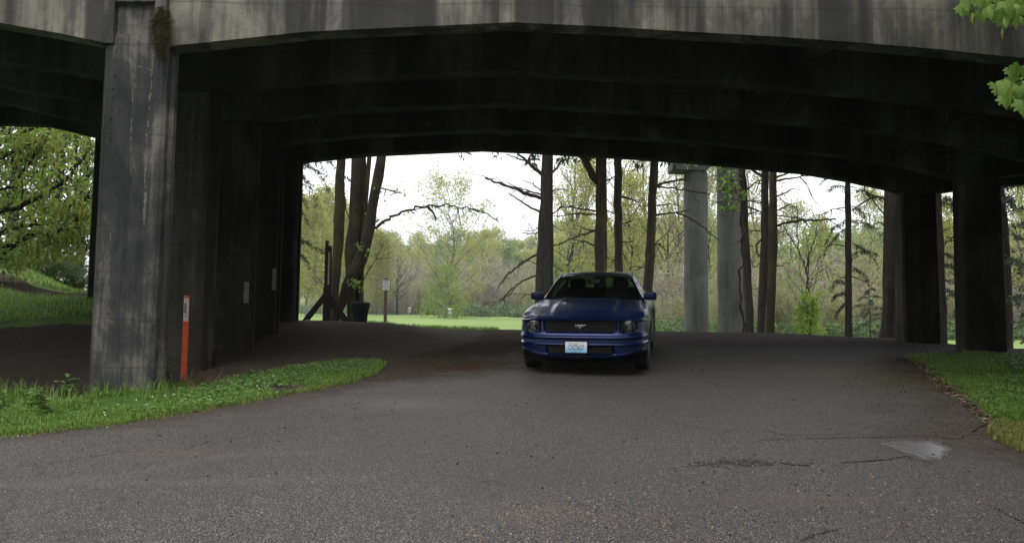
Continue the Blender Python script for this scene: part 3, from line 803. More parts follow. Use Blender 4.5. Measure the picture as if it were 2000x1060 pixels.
# --- hood and front wings -----------------------------------------
def hw(y): return np.interp(y, [.0,.05,.1,.2,.35,.5,.7,1.0,1.3,1.6], [.50,.66,.735,.80,.842,.862,.872,.872,.862,.85])
def zc(y): return np.interp(y, [.0,.06,.12,.25,.5,.8,1.1,1.4,1.6], [.800,.818,.832,.855,.895,.935,.970,.998,1.01])
def ze(y): return np.interp(y, [.0,.06,.12,.25,.5,.8,1.1,1.4,1.6], [.775,.785,.797,.815,.853,.885,.905,.925,.937])
ysh = np.concatenate([np.linspace(.03, .30, 16), np.linspace(.34, 1.56, 36)])
us = np.linspace(-1, 1, 81)
hp2 = np.zeros((len(ysh), len(us), 3))
for i, y0 in enumerate(ysh):
    for j, u in enumerate(us):
        au = abs(u)
        x = u*hw(y0)
        # leading edge follows the nose in plan
        yl = float(np.interp(abs(x), plan[:, 0], plan[:, 1]))
        y = y0+yl*float(1-sm(y0, .03, .55))
        zmid, zed = zc(y0), ze(y0)
        crown = zmid-(zmid-zed)*(.12*au**2+.88*au**10)
        dome = .016*float((1-sm(au, .47, .56)))*float(sm(y0, .10, .5))
        groove = -.012*math.exp(-((au-.60)/.02)**2)*float(sm(y0, .2, .5))*0
        wing = .012*math.exp(-((au-.93)/.06)**2)*float(sm(y0, .3, .7))
        hp2[i, j] = (x, y, crown+dome+wing+groove)
hood = MB(); hood.grid(hp2, flip=True)
hood.build('hood', PAINT, car, smooth=True, sharp=60)
# wing corners between the hood's edge and the top of the nose
for sgn in (-1, 1):
    e = 0 if sgn < 0 else -1
    A_ = hp2[ysh <= .62][:, e]
    ii = [i for i in range(len(full)) if full[i, 0]*sgn > .60]
    if sgn < 0: ii = ii[::-1]
    B_ = gp[ii, -1]
    def rs(q, n=22):
        d = np.r_[0, np.cumsum(np.linalg.norm(np.diff(q, axis=0), axis=1))]; s = np.linspace(0, d[-1], n); return np.stack([np.interp(s, d, q[:, k]) for k in range(3)], -1)
    A_, B_ = rs(A_), rs(B_)
    u = np.linspace(0, 1, 7)[:, None, None]
    g = A_[None]*(1-u)+B_[None]*u
    g[..., 2] += .012*np.sin(np.pi*u[..., 0]); g[..., 0] += sgn*.012*np.sin(np.pi*u[..., 0])
    m = MB(); m.grid(g, flip=sgn > 0); m.build('wing_corner', PAINT, car, smooth=True)
# shut lines of the hood as thin dark strips lying 1 mm over it
m = MB()
for sgn in (-1, 1):
    idx = [int(np.argmin(abs(us-sgn*.80)))]
    a = hp2[12:, idx[0]]+[0, 0, .0012]
    m = MB(); m.grid(np.stack([a-[.0035, 0, 0], a+[.0035, 0, 0]])); m.build('hood_gap', GAP, car)
# cowl with wipers
m = MB()
cu = np.linspace(-1, 1, 21)
m.grid(np.stack([np.stack([cu*.84, 1.545+0*cu, 1.0-.075*cu**4-.008], -1), np.stack([cu*.82, 1.72+.0*cu+.20*cu**2, 1.0-.05*cu**4], -1)]), flip=True)
m.build('cowl_panel', BLACK, car, smooth=True)
for x0, x1 in ((-.62, -.02), (.02, .62)):
    m = MB(); m.tube([(x0, 1.66+.2*x0*x0, 1.018), ((x0+x1)/2, 1.62, 1.035), (x1, 1.70+.12*x1*x1, 1.045)], .009, 6); m.build('wiper', BLACK, car, smooth=True)
# --- body sides ----------------------------------------------------
WR, AR = .345, .392
axles = (.95, 3.67)
def sideprof(y):
    top = np.interp(y, [.6,1.0,1.5,2.0,2.8,3.3,3.7,4.2,4.6,4.77], [.868,.895,.932,.945,.955,.975,1.0,1.0,.985,.96])
    w = np.interp(y, [.55,.62,.8,1.1,1.5,2.2,2.9,3.4,3.8,4.2,4.5,4.70,4.77], [.910,.918,.932,.936,.922,.912,.920,.940,.942,.925,.89,.83,.78])
    tx = np.interp(y, [.6,1.0,1.5,2.0,2.8,3.3,3.8,4.3,4.77], [.868,.872,.853,.845,.845,.835,.80,.78,.70])
    return top, w, tx
ysd = np.unique(np.round(np.concatenate([np.arange(.58, 4.771, .03), [4.77]]), 4))
vv = np.linspace(0, 1, 34)
def side_pt(y, v, sgn):
    top, w, tx = sideprof(y)
    z = top-(top-.20)*v
    k = np.interp(v, [0,.04,.10,.20,.30,.36,.40,.60,.80,.9,1.0], [0,.35,.66,.90,.985,1.0,.97,.90,.94,.93,.80])
    x = tx+(w-tx)*k if k <= 1 else w
    if v > .36: x = w*(1-(1-k)*.16)
    fl = max(math.exp(-((math.hypot(y-a, z-WR)-AR)/.05)**2) for a in axles)*.014
    return np.array([sgn*(x+fl), y, z])
sides = {}
for sgn in (-1, 1):
    g = np.zeros((len(ysd), len(vv), 3))
    for i, y in enumerate(ysd):
        for j, v in enumerate(vv): g[i, j] = side_pt(y, v, sgn)
    ins = np.zeros(g.shape[:2], bool)
    for a in axles:
        d = np.hypot(g[..., 1]-a, g[..., 2]-WR)
        near = (d < AR) & (d > AR-.045)
        s_ = AR/np.maximum(d, 1e-6)
        g[..., 1] = np.where(near, a+(g[..., 1]-a)*s_, g[..., 1]); g[..., 2] = np.where(near, WR+(g[..., 2]-WR)*s_, g[..., 2])
        ins |= (d <= AR-.045)
    mask = ~(ins[:-1, :-1] | ins[1:, :-1] | ins[:-1, 1:] | ins[1:, 1:])
    sides[sgn] = (g, mask)
    fy = ysd[:-1]+.015
    for nm, lo, hi in (('front_wing', 0, 1.62), ('door', 1.62, 2.98), ('rear_quarter', 2.98, 9)):
        sel = mask & ((fy >= lo) & (fy < hi))[:, None]
        mb = MB(); mb.grid(g, flip=(sgn < 0), mask=sel)
        o = mb.build(nm, PAINT, car, smooth=True, sharp=55)
        bm = bmesh.new(); bm.from_mesh(o.data)
        bmesh.ops.delete(bm, geom=[v for v in bm.verts if not v.link_faces], context='VERTS'); bm.to_mesh(o.data); bm.free()
        if nm == 'door':
            m = MB(); c = side_pt(2.80, .26, sgn)
            m.tube([c+[sgn*.004, -.09, 0], c+[sgn*.03, -.06, .003], c+[sgn*.03, .05, .003], c+[sgn*.004, .08, 0]], .013, 8)
            m.build('handle', PAINT, o, smooth=True)
            for yy in (1.63, 2.965):
                m = MB()
                a = np.array([side_pt(yy, v, sgn)+[sgn*.0015, 0, 0] for v in vv[1:-2]])
                m.grid(np.stack([a-[0, .004, 0], a+[0, .004, 0]]), flip=sgn > 0)
                m.build('door_gap', GAP, o)
    # wheel wells
    for a in axles:
        m = MB()
        an = np.linspace(R(-18), R(198), 26)
        o1 = np.stack([np.full(26, sgn*.90), a+(AR+.004)*np.cos(an), WR+(AR+.004)*np.sin(an)], -1); i1 = o1*[0, 1, 1]+[sgn*.52, 0, 0]
        m.grid(np.stack([o1, i1])); m.add(i1, [list(range(26))])
        m.build('wheel_well', GAP, car)
    # sill scoop
    m = MB(); m.prism([(sgn*.93, 3.02, .80), (sgn*.93, 3.20, .82), (sgn*.94, 3.22, .62), (sgn*.925, 3.10, .60)], (sgn*.012, 0, 0)); m.build('side_scoop', PAINT, car, recalc=True, bevel=.01)
# closing panels: tail, boot lid, underside
m = MB()
ydk = np.linspace(3.85, 4.77, 16)
dk = np.array([[(u*sideprof(y)[2], y, sideprof(y)[0]+.045*(1-abs(u)**2.5)) for u in np.linspace(-1, 1, 21)] for y in ydk])
m.grid(dk, flip=True)
m.build('boot_lid', PAINT, car, smooth=True)
m = MB()
tl = np.array([[(u*abs(side_pt(4.77, v, 1)[0]), 4.77+.06*math.sin(v*3.1)*(1-u*u*.4), side_pt(4.77, v, 1)[2]+.045*(1-abs(u)**2.5)*(1-v)) for u in np.linspace(-1, 1, 21)] for v in np.linspace(0, 1, 12)])
m.grid(tl, flip=True); m.build('rear_bumper', PAINT, car, smooth=True)
tailred = plain('tail_lens', (.22, .01, .012), .25, 0, .1, coat=.6)
for sgn in (-1, 1):
    for q in range(3):
        m = MB(); m.box((sgn*(.42+q*.115), 4.815-.02*q, .80), (.09, .05, .20)); m.build('tail_light', tailred, car, bevel=.01)
m = MB(); m.add([(-.80, .45, .205), (.80, .45, .205), (.80, 4.7, .22), (-.80, 4.7, .22)], [(0, 1, 2, 3)])
m.add([(-.55, .13, .19), (.55, .13, .19), (.80, .45, .204), (-.80, .45, .204)], [(0, 1, 2, 3)])
m.build('underbody', GAP, car)
# --- greenhouse -----------------------------------------------------
nU = 25; uu_ = np.linspace(-1, 1, nU)
wb = np.stack([uu_*.765, 1.52+.30*uu_**2, 1.004-.035*uu_**4], -1)           # windscreen base
wt = np.stack([uu_*.585, 2.22+.11*uu_**2, 1.352-.022*uu_**2-.012*uu_**6], -1)
def loft(a, b, n, bulge): 
    s = np.linspace(0, 1, n)[:, None, None]
    return a[None]*(1-s)+b[None]*s+np.array([0, -.35, 1.0])*bulge*(4*s*(1-s))
ws = loft(wb, wt, 14, .022)
m = MB(); m.grid(ws, flip=True); m.build('windshield', GLASS, car, smooth=True)
fr_ = MB()
for row in (ws[-1], ws[0]): fr_.tube(row+[0, .004, .002], .011, 6)
for cl_ in (ws[:, 0], ws[:, -1]): fr_.tube(cl_+[0, .004, 0], .014, 6)
fr_.build('windshield_seal', BLACK, car, smooth=True)
# roof
ry0 = np.array([2.22, 2.5, 2.8, 3.1, 3.30]); rz0 = np.array([1.352, 1.412, 1.424, 1.400, 1.360])
rh = np.array([.585, .60, .60, .585, .565]); rez = np.array([1.318, 1.362, 1.366, 1.338, 1.292]); dye = np.array([.11, .05, 0, -.02, -.03])
tt_ = np.linspace(0, 1, 24); kx = np.linspace(0, 1, 5)
def ip(a): return catmull(np.stack([kx, a], -1), 24)[:, 1]
RY, RZ, RH, RE_, DY = ip(ry0), ip(rz0), ip(rh), ip(rez), ip(dye)
roof = np.zeros((24, nU, 3))
for i in range(24):
    au = np.abs(uu_)
    roof[i] = np.stack([uu_*RH[i], RY[i]+DY[i]*uu_**2, RZ[i]-(RZ[i]-RE_[i])*(.65*au**2+.35*au**6)], -1)
m = MB(); m.grid(roof, flip=True); m.build('roof', PAINT, car, smooth=True)
rb = np.stack([uu_*.66, 3.98+.0*uu_-.10*uu_**2, 1.045-.02*uu_**2], -1)
rg = loft(roof[-1], rb, 12, .02)
m = MB(); m.grid(rg, flip=True); m.build('rear_window', GLASS, car, smooth=True)
for sgn, e in ((-1, 0), (1, -1)):
    # cantrail: A pillar, roof edge, C pillar
    can = np.vstack([ws[:, e], roof[1:, e], rg[1:, e]])
    bel = np.array([side_pt(min(max(p[1], .62), 4.7), 0, sgn) for p in can])
    bel[:, 1] = np.clip(can[:, 1], 1.60, 4.0)
    cum = np.linspace(0, 1, 9)[:, None, None]
    sd = can[None]*(1-cum)+bel[None]*cum
    sd[..., 0] += sgn*.020*(4*cum[..., 0]*(1-cum[..., 0]))
    Yc = can[:, 1]
    fy_ = (Yc[:-1]+Yc[1:])/2
    gl_mask = np.zeros((8, len(can)-1), bool)
    door_g = (fy_ > 1.78) & (fy_ < 2.98); q_g = (fy_ > 3.06) & (fy_ < 3.36)
    gl_mask[1:8, :] = (door_g | q_g)[None]
    m = MB(); m.grid(sd, flip=(sgn > 0), mask=gl_mask); so_ = m.build('side_window', GLASS, car, smooth=True)
    m = MB(); m.grid(sd, flip=(sgn > 0), mask=~gl_mask); m.build('pillar_frame', PAINT, car, smooth=True)
    pm = MB(); pm.tube(np.vstack([ws[:, e]+[sgn*.004, .012, -.004], roof[1:, e]+[0, 0, -.004]]), .024, 8); pm.build('roof_rail', PAINT, car, smooth=True)
    for ob in (so_,):
        bm = bmesh.new(); bm.from_mesh(ob.data); bmesh.ops.delete(bm, geom=[v for v in bm.verts if not v.link_faces], context='VERTS'); bm.to_mesh(ob.data); bm.free()
    # door mirror
    mm = empty('door_mirror', (sgn*.885, 1.90, .98)); mm.parent = car
    m = MB()
    rings = []
    for q, (dx, w_, hh_) in enumerate([(-.085, .03, .035), (-.06, .05, .055), (.0, .062, .066), (.06, .064, .066), (.105, .058, .060), (.125, .040, .042), (.130, .006, .006)]):
        a = np.linspace(0, 2*np.pi, 20, endpoint=False)
        ca, sa = np.cos(a), np.sin(a); pw = .45
        rings.append(np.stack([np.full(20, sgn*dx), np.sign(ca)*abs(ca)**pw*w_+.02*abs(dx), np.sign(sa)*abs(sa)**pw*hh_+.06], -1))
    rings = np.array(rings); rings = np.concatenate([rings, rings[:, :1]], 1)
    m.grid(rings, flip=sgn > 0); m.build('mirror_shell', PAINT, mm, smooth=True)
    m = MB(); m.bar((-sgn*.14, 0, -.02), (-sgn*.04, 0, .035), .05, .035); m.build('mirror_foot', BLACK, mm, bevel=.01)
    m = MB(); m.box((sgn*.025, .068, .06), (.16, .004, .095)); m.build('mirror_glass', CHR, mm)
# --- cabin --------------------------------------------------------------
m = MB()
m.box((0, 1.80, .93), (1.45, .46, .10)); m.box((0, 2.02, .80), (1.45, .10, .30)); m.build('dashboard', INT, car, bevel=.03)
m = MB(); m.box((0, 2.9, .40), (1.5, 2.3, .04)); m.box((0, 3.72, 1.09), (1.30, .50, .03)); m.build('cabin_floor', INT, car)
for sgn in (-1, 1):
    st = empty('front_seat', (sgn*.37, 2.55, .45)); st.parent = car
    m = MB(); m.box((0, -.05, .08), (.50, .52, .16)); m.build('seat_cushion', INT, st, bevel=.05)
    m = MB(); m.bar((0, .20, .12), (0, .40, .66), .54, .14, up=(0, -1, 0)); m.build('backrest', INT, st, bevel=.05)
    m = MB(); m.box((0, .43, .755), (.27, .10, .19)); m.build('headrest', INT, st, bevel=.045)
m = MB(); m.box((0, 3.30, .55), (1.20, .45, .20)); m.bar((0, 3.46, .58), (0, 3.56, 1.12), 1.26, .14, up=(0, -1, 0)); m.build('rear_seat', INT, car, bevel=.04)
m = MB()
an = np.linspace(0, 2*np.pi, 33)
cc_, ax1, ax2 = np.array([.37, 2.10, 1.00]), np.array([1, 0, 0]), np.array([0, .42, .90])
m.tube([cc_+.185*(math.cos(a)*ax1+math.sin(a)*ax2) for a in an], .016, 8, cap=False)
m.bar(cc_-ax1*.18, cc_+ax1*.18, .03, .03); m.bar(cc_, cc_-ax2*.18, .03, .03, up=(1, 0, 0))
m.build('steering_wheel', BLACK, car, smooth=True)
m = MB(); m.box((0, 2.17, 1.265), (.23, .035, .065)); m.bar((0, 2.17, 1.29), (0, 2.23, 1.34), .02, .02); m.build('rear_view_mirror', BLACK, car, bevel=.012)
tagm = plain('paper_tag', (.48, .60, .58), .6, 0, .08)
tg = MB(); tg.box((.012, 2.135, 1.268), (.150, .004, .050)); tgo = tg.build('mirror_tag', tagm, car)
m = MB()
for q, (x, w_) in enumerate([(-.05, .022), (-.022, .014), (.005, .020), (.032, .012), (.055, .02)]):
    m.box((x+.012, 2.132, 1.268), (w_, .002, .012))
tagk = plain('tag_ink', (.12, .16, .17), .7); m.build('tag_marks', tagk, tgo)
# --- wheels --------------------------------------------------------------
def wheel(x, y, sgn):
    wz = empty('wheel', (x, y, WR)); wz.parent = car
    if sgn < 0: wz.rotation_euler = (0, 0, math.pi)
    m = MB()
    m.lathe([(.222, -.105), (.25, -.118), (.30, -.120), (.330, -.108), (.343, -.085), (.345, -.05), (.345, .05), (.343, .085), (.330, .108), (.30, .120), (.25, .118), (.222, .105)], 56, axis='x')
    for dx in (-.055, -.02, .02, .055): m.lathe([(.3465, dx-.003), (.347, dx), (.3465, dx+.003)], 56, axis='x')
    t = m.build('tyre', RUB, wz, smooth=True)
    m = MB()
    m.lathe([(.226, -.10), (.205, -.09), (.195, 0), (.205, .085), (.222, .098), (.230, .104), (.224, .110), (.212, .100), (.196, .06)], 48, axis='x')
    m.lathe([(.001, .070), (.045, .072), (.055, .060), (.055, .02)], 24, axis='x')
    for k in range(5):
        a = k*2*np.pi/5
        d = np.array([0, math.cos(a), math.sin(a)]); s = np.array([0, -math.sin(a), math.cos(a)]); ex = np.array([1.0, 0, 0])
        p0, p1 = d*.03, d*.212
        q = [p0-s*.030+ex*.045, p0+s*.030+ex*.045, p0+s*.030+ex*.068, p0-s*.030+ex*.068, p1-s*.042+ex*.055, p1+s*.042+ex*.055, p1+s*.042+ex*.090, p1-s*.042+ex*.090]
        m.add(q, [(0, 3, 2, 1), (4, 5, 6, 7), (0, 1, 5, 4), (1, 2, 6, 5), (2, 3, 7, 6), (3, 0, 4, 7)])
    m.build('rim', ALU, wz, smooth=True, sharp=35)
    m = MB(); m.lathe([(.16, -.02), (.16, .0), (.001, .0)], 30, axis='x'); m.build('brake_disc', plain('brake_disc', (.2, .19, .18), .4, .8), wz)
for y in axles:
    for sgn in (-1, 1): wheel(sgn*.80, y, sgn)
# ------------------------------------------------------------------ small things by the road
def gp_at(px, Y):
    """ground point below the sight line of column px at forward distance Y"""
    p = P(px, 640, Y); return np.array([p[0], Y, h(p[0], Y)])
# orange marker post
b = G(358, 742, 8.0); Yp = b[1]
top = P(357.5, 577, Yp); hgt = top[2]-b[2]; wpx = 11.5/FPX*Yp
ORG = plain('orange_plastic', (.52, .066, .018), .6, 0, .28, 7, .2)
WHS = plain('white_sticker', (.50, .49, .47), .5, 0, .10, 60)
DK = plain('sticker_print', (.06, .025, .022), .6, 0, .3, 40)
post = empty('marker_post', b); tag(post, 'orange flat utility marker post standing against the concrete column', 'marker post')
m = MB()
sec = np.array([(-wpx/2, .006), (-wpx/2+.006, -.006), (0, -.010), (wpx/2-.006, -.006), (wpx/2, .006), (0, .002)])
zz = np.linspace(-.25, hgt, 8)
V = [(x+.0015*math.sin(z*3), y, z) for z in zz for x, y in sec]
m.add(V, [[i*6+j, i*6+(j+1) % 6, (i+1)*6+(j+1) % 6, (i+1)*6+j] for i in range(7) for j in range(6)]+[[42+j for j in range(6)]])
m.build('post', ORG, post, recalc=True)
s1 = (718-0)*0
def yz(py): return P(357.5, py, Yp)[2]-b[2]
m = MB(); m.box((.004, -.0125, (yz(582)+yz(627))/2), (wpx-.014, .002, yz(582)-yz(627))); stk = m.build('sticker', WHS, post)
m = MB()
m.box((-.010, -.0142, (yz(592)+yz(611))/2), (.018, .001, yz(592)-yz(611)), mi=0)
for k in range(11):
    z = yz(588)-(k*.021); m.box((.012+rnd.uniform(-.002, .002), -.0142, z), (rnd.uniform(.010, .022), .001, rnd.uniform(.004, .010)))
for k in range(3): m.box((-.002+k*.008, -.0142, yz(618)+rnd.uniform(-.006, .006)), (.005, .001, .018))
m.build('sticker_print', DK, stk)

# wooden notice frame seen edge-on
WOODD = plain('weathered_dark_timber', (.011, .0095, .008), .9, 0, .35, 14, .4, spec=.08)
WOODB = plain('timber_panel', (.11, .10, .09), .85, 0, .2, 8)
Yk = 22.8; gk_ = gp_at(640, Yk)
ks = empty('notice_frame', gk_, (0, 0, math.atan2(-gk_[0], Yk)+.02)); tag(ks, 'dark timber notice frame on braced feet seen edge on before the trees', 'notice board')
def kz(py): return P(640, py, Yk)[2]-gk_[2]
def kx(px): return (P(px, 560, Yk)[0]-gk_[0])*1.02
for (x, yo, zt) in ((kx(636.5), 0, kz(470)), (kx(645), 1.3, kz(474))):
    m = MB(); m.box((x, yo, zt/2-.1), (.095, .10, zt+.2)); m.build('post', WOODD, ks, bevel=.006)
m = MB(); m.box((kx(642), .65, (kz(492)+kz(584))/2), (.040, 1.19, kz(492)-kz(584))); m.build('panel', WOODB, ks, bevel=.004)
m = MB(); m.box((kx(641), .62, kz(482)), (.07, 1.19, .08)); m.build('top_rail', WOODD, ks, bevel=.005)
for yo in (0, 1.3):
    xm = kx(639)
    m = MB(); m.box((xm, yo-.10, (kz(556)+0)/2), (.17, .09, kz(556))); m.build('cleat', WOODD, ks, bevel=.006)
    for sx_ in (-1, 1):
        m = MB(); m.bar((xm+sx_*.05, yo-.12+.20*(sx_ > 0), kz(578)), (xm+sx_*.62, yo-.10, .04), .15, .08, up=(0, 1, 0)); m.build('brace', WOODD, ks, bevel=.005)
    m = MB(); m.box((xm+.02, yo-.18, .05), (1.45, .12, .16)); m.build('foot_beam', WOODD, ks, bevel=.006)

# rubbish bin with a bag folded over its rim
Yb = 22.5; gb = gp_at(703, Yb); rb_ = 19.5/2*2/FPX*Yb*.93
hb_ = P(703, 590, Yb)[2]-gb[2]
BIN = plain('dark_green_plastic', (.005, .008, .009), .7, 0, .2, 10, spec=.08)
BAG = plain('black_bin_bag', (.004, .0045, .006), .6, 0, .3, 20, .5, spec=.08)
bn = empty('rubbish_bin', gb); tag(bn, 'dark round rubbish bin with a bag over its rim beside the mossy tree', 'bin')
r0 = rb_*.78
m = MB(); m.lathe([(0.001, .01), (r0*.94, .0), (r0*.96, .05), (r0*1.04, hb_*.72), (r0*1.06, hb_*.9)], 32); m.build('bin_body', BIN, bn, smooth=True, sharp=40)
m = MB()
pr = [(r0*1.02, hb_*.52), (r0*1.14, hb_*.62), (r0*1.20, hb_*.74), (r0*1.26, hb_*.90), (r0*1.24, hb_*.97), (r0*1.14, hb_*1.0), (r0*.9, hb_*.99), (r0*.85, hb_*.9), (.001, hb_*.87)]
m.lathe(pr, 40)
v = m.v[0]; a = np.arctan2(v[:, 1], v[:, 0]); v[:, 2] += .05*np.sin(a*5)*(v[:, 2] < hb_*.8)+.03*np.sin(a*9+1)*(v[:, 2] < hb_*.7); v[:, :2] *= (1+.03*np.sin(a*11)+.02*np.sin(a*17))[:, None]
m.build('bin_bag', BAG, bn, smooth=True)

# small sign on a wooden post
Ys = 26.0; gs = gp_at(752, Ys)
sg = empty('park_sign', gs); tag(sg, 'small white four line sign on a brown timber post', 'sign')
def sz(py): return P(753, py, Ys)[2]-gs[2]
POSTW = plain('brown_post_timber', (.075, .052, .030), .85, 0, .3, 10, .3)
m = MB(); m.box((0, 0, sz(543)/2-.15), (.095, .095, sz(543)+.3)); m.build('post', POSTW, sg, bevel=.01)
SW = plain('sign_white', (.50, .50, .52), .5, 0, .06); SB = plain('sign_black', (.02, .02, .022), .6)
wS = 16.2/FPX*Ys; hS = sz(546)-sz(568); cz = (sz(546)+sz(568))/2
def rrect(w_, h_, r_, y, n=5):
    out = []
    for cx, cz_, a0 in ((w_/2-r_, h_/2-r_, 0), (-w_/2+r_, h_/2-r_, 90), (-w_/2+r_, -h_/2+r_, 180), (w_/2-r_, -h_/2+r_, 270)):
        for q in range(n): a = R(a0+90*q/(n-1)); out.append((cx+r_*math.cos(a), y, cz_+r_*math.sin(a)))
    return out
m = MB(); m.prism([(x+.012, y, z+cz) for x, y, z in rrect(wS, hS, .035, -.052)], (0, -.006, 0)); m.build('sign_border', SB, sg, recalc=True)
m = MB(); m.prism([(x+.012, y, z+cz) for x, y, z in rrect(wS-.028, hS-.028, .028, -.0585)], (0, -.002, 0)); sp_ = m.build('sign_plate', SW, sg, recalc=True)
for tx, dz, s_ in (('PARK', .115, .075), ('FOR', .040, .068), ('DISC GOLF', -.045, .058), ('ONLY', -.122, .060)):
    text_mesh(tx, s_, SB, 'lettering', sp_, (.012, -.0612, cz+dz), (R(90), 0, 0), .85, .0006)

# catching baskets out in the meadow
MET = plain('galvanised_wire', (.38, .38, .37), .45, .7, .1); YEL = plain('pale_band', (.70, .68, .52), .5, 0, .1)
def basket(px, pyb, Y, label):
    g = gp_at(px, Y)
    o = empty('catching_basket', g); tag(o, label, 'disc basket', 'disc baskets in the meadow')
    m = MB(); m.tube([(0, 0, -.2), (0, 0, 1.42)], .03, 10); m.build('pole', MET, o, smooth=True)
    m = MB(); m.lathe([(.30, 1.30), (.30, 1.42), (.28, 1.42), (.28, 1.30), (.30, 1.30)], 28); m.build('top_band', YEL, o)
    m = MB()
    for k in range(14):
        a = k*2*np.pi/14; m.tube([(.27*math.cos(a), .27*math.sin(a), 1.30), (.15*math.cos(a), .15*math.sin(a), 1.0), (.06*math.cos(a), .06*math.sin(a), .82)], .012, 4)
    m.build('chains', MET, o)
    m = MB(); m.lathe([(.33, .86), (.34, .90), (.36, .90), (.35, .62), (.04, .60), (.04, .62), (.33, .64), (.33, .86)], 28); m.build('tray', MET, o)
    return o
basket(799, 616, 141, 'farther disc basket at the foot of the dark thicket')
basket(878, 630, 118, 'nearer disc basket in front of the leafy meadow tree')
# ------------------------------------------------------------------ vegetation helpers
BARK = barkmat('grey_bark', (.013, .011, .0095), (.036, .030, .025))
BARKM = barkmat('mossy_bark', (.012, .010, .008), (.031, .026, .019), (.032, .031, .009), .38)
BARKR = barkmat('lichen_bark', (.013, .011, .0085), (.034, .028, .021), (.062, .038, .011), .26)
BARKL = barkmat('pale_bark', (.07, .062, .052), (.15, .135, .115))
TWIG = barkmat('dead_twig', (.020, .016, .012), (.048, .038, .029), (.034, .034, .011), .35)
LMAPLE = leafmat('maple_leaves', [(.12, .22, .040), (.17, .28, .055), (.23, .32, .085)], .42, .45)
LBRIGHT = leafmat('bright_spring_leaves', [(.15, .23, .030), (.21, .30, .042), (.27, .34, .065)], .45)
LYEL = leafmat('yellow_green_leaves', [(.19, .22, .040), (.25, .27, .055), (.30, .30, .085)], .42)
LPALE = leafmat('pale_cottonwood_leaves', [(.23, .26, .10), (.30, .325, .13), (.35, .36, .175)], .42)
LMID = leafmat('mid_green_leaves', [(.11, .18, .045), (.15, .225, .06), (.19, .255, .08)], .4)
LBRAM = leafmat('bramble_leaves', [(.06, .11, .04), (.095, .15, .052), (.13, .18, .07)], .3)
LCON = leafmat('conifer_needles', [(.018, .034, .020), (.028, .048, .026), (.042, .062, .030)], .15)
LCATK = leafmat('yellow_catkins', [(.32, .33, .07), (.40, .38, .11)], .4)
TWB = leafmat('bare_brown_twigs', [(.15, .135, .105), (.205, .185, .15), (.26, .24, .195)], .0, .9)
TWB2 = leafmat('budding_twigs', [(.19, .185, .09), (.225, .235, .10), (.26, .275, .12)], .2, .9)

def unit(v): return v/(np.linalg.norm(v, axis=-1, keepdims=True)+1e-9)
def leaf_quads(m, c, size, aspect=.55, hang=0.0, rng=NR, mi=0):
    c = np.asarray(c, float); n = len(c)
    if n == 0: return
    d = rng.normal(size=(n, 3)); d[:, 2] -= hang*2; d = unit(d)
    s = unit(np.cross(d, rng.normal(size=(n, 3))))
    L = size*rng.uniform(.6, 1.3, n)[:, None]
    W = L*aspect*.5
    nn = np.cross(d, s)*L*.12
    v = np.stack([c, c+d*L*.45+s*W+nn, c+d*L, c+d*L*.45-s*W+nn], 1).reshape(-1, 3)
    m.quads(v, np.arange(4*n).reshape(-1, 4), mi)
def ribbons(m, a, b, w, rng=NR, bend=.12):
    """thin twigs: tapering two-piece strips from a to b"""
    n = len(a); d = b-a
    s = unit(np.cross(d, rng.normal(size=(n, 3))))
    w = np.broadcast_to(w, (n,))[:, None]
    mid = (a+b)/2+rng.normal(size=(n, 3))*np.linalg.norm(d, axis=1)[:, None]*bend*.5
    v = np.stack([a-s*w/2, a+s*w/2, mid+s*w*.38, mid-s*w*.38, b+s*w*.15, b-s*w*.15], 1).reshape(-1, 3)
    i = np.arange(n)[:, None]*6
    m.quads(v, np.concatenate([i+np.array([0, 1, 2, 3]), i+np.array([3, 2, 4, 5])]))
def wig(a, b, n, amp, rg=rnd, sag=0.0):
    a, b = np.asarray(a, float), np.asarray(b, float)
    L = np.linalg.norm(b-a); out = []
    o = np.zeros(3)
    for k in range(n):
        u = k/(n-1)
        if 0 < k < n-1: o = o*.6+np.array([rg.gauss(0, amp), rg.gauss(0, amp), rg.gauss(0, amp)])*L
        out.append(a+(b-a)*u+o*(1 if 0 < k < n-1 else 0)-np.array([0, 0, sag*L*4*u*(1-u)]))
    return np.array(out)

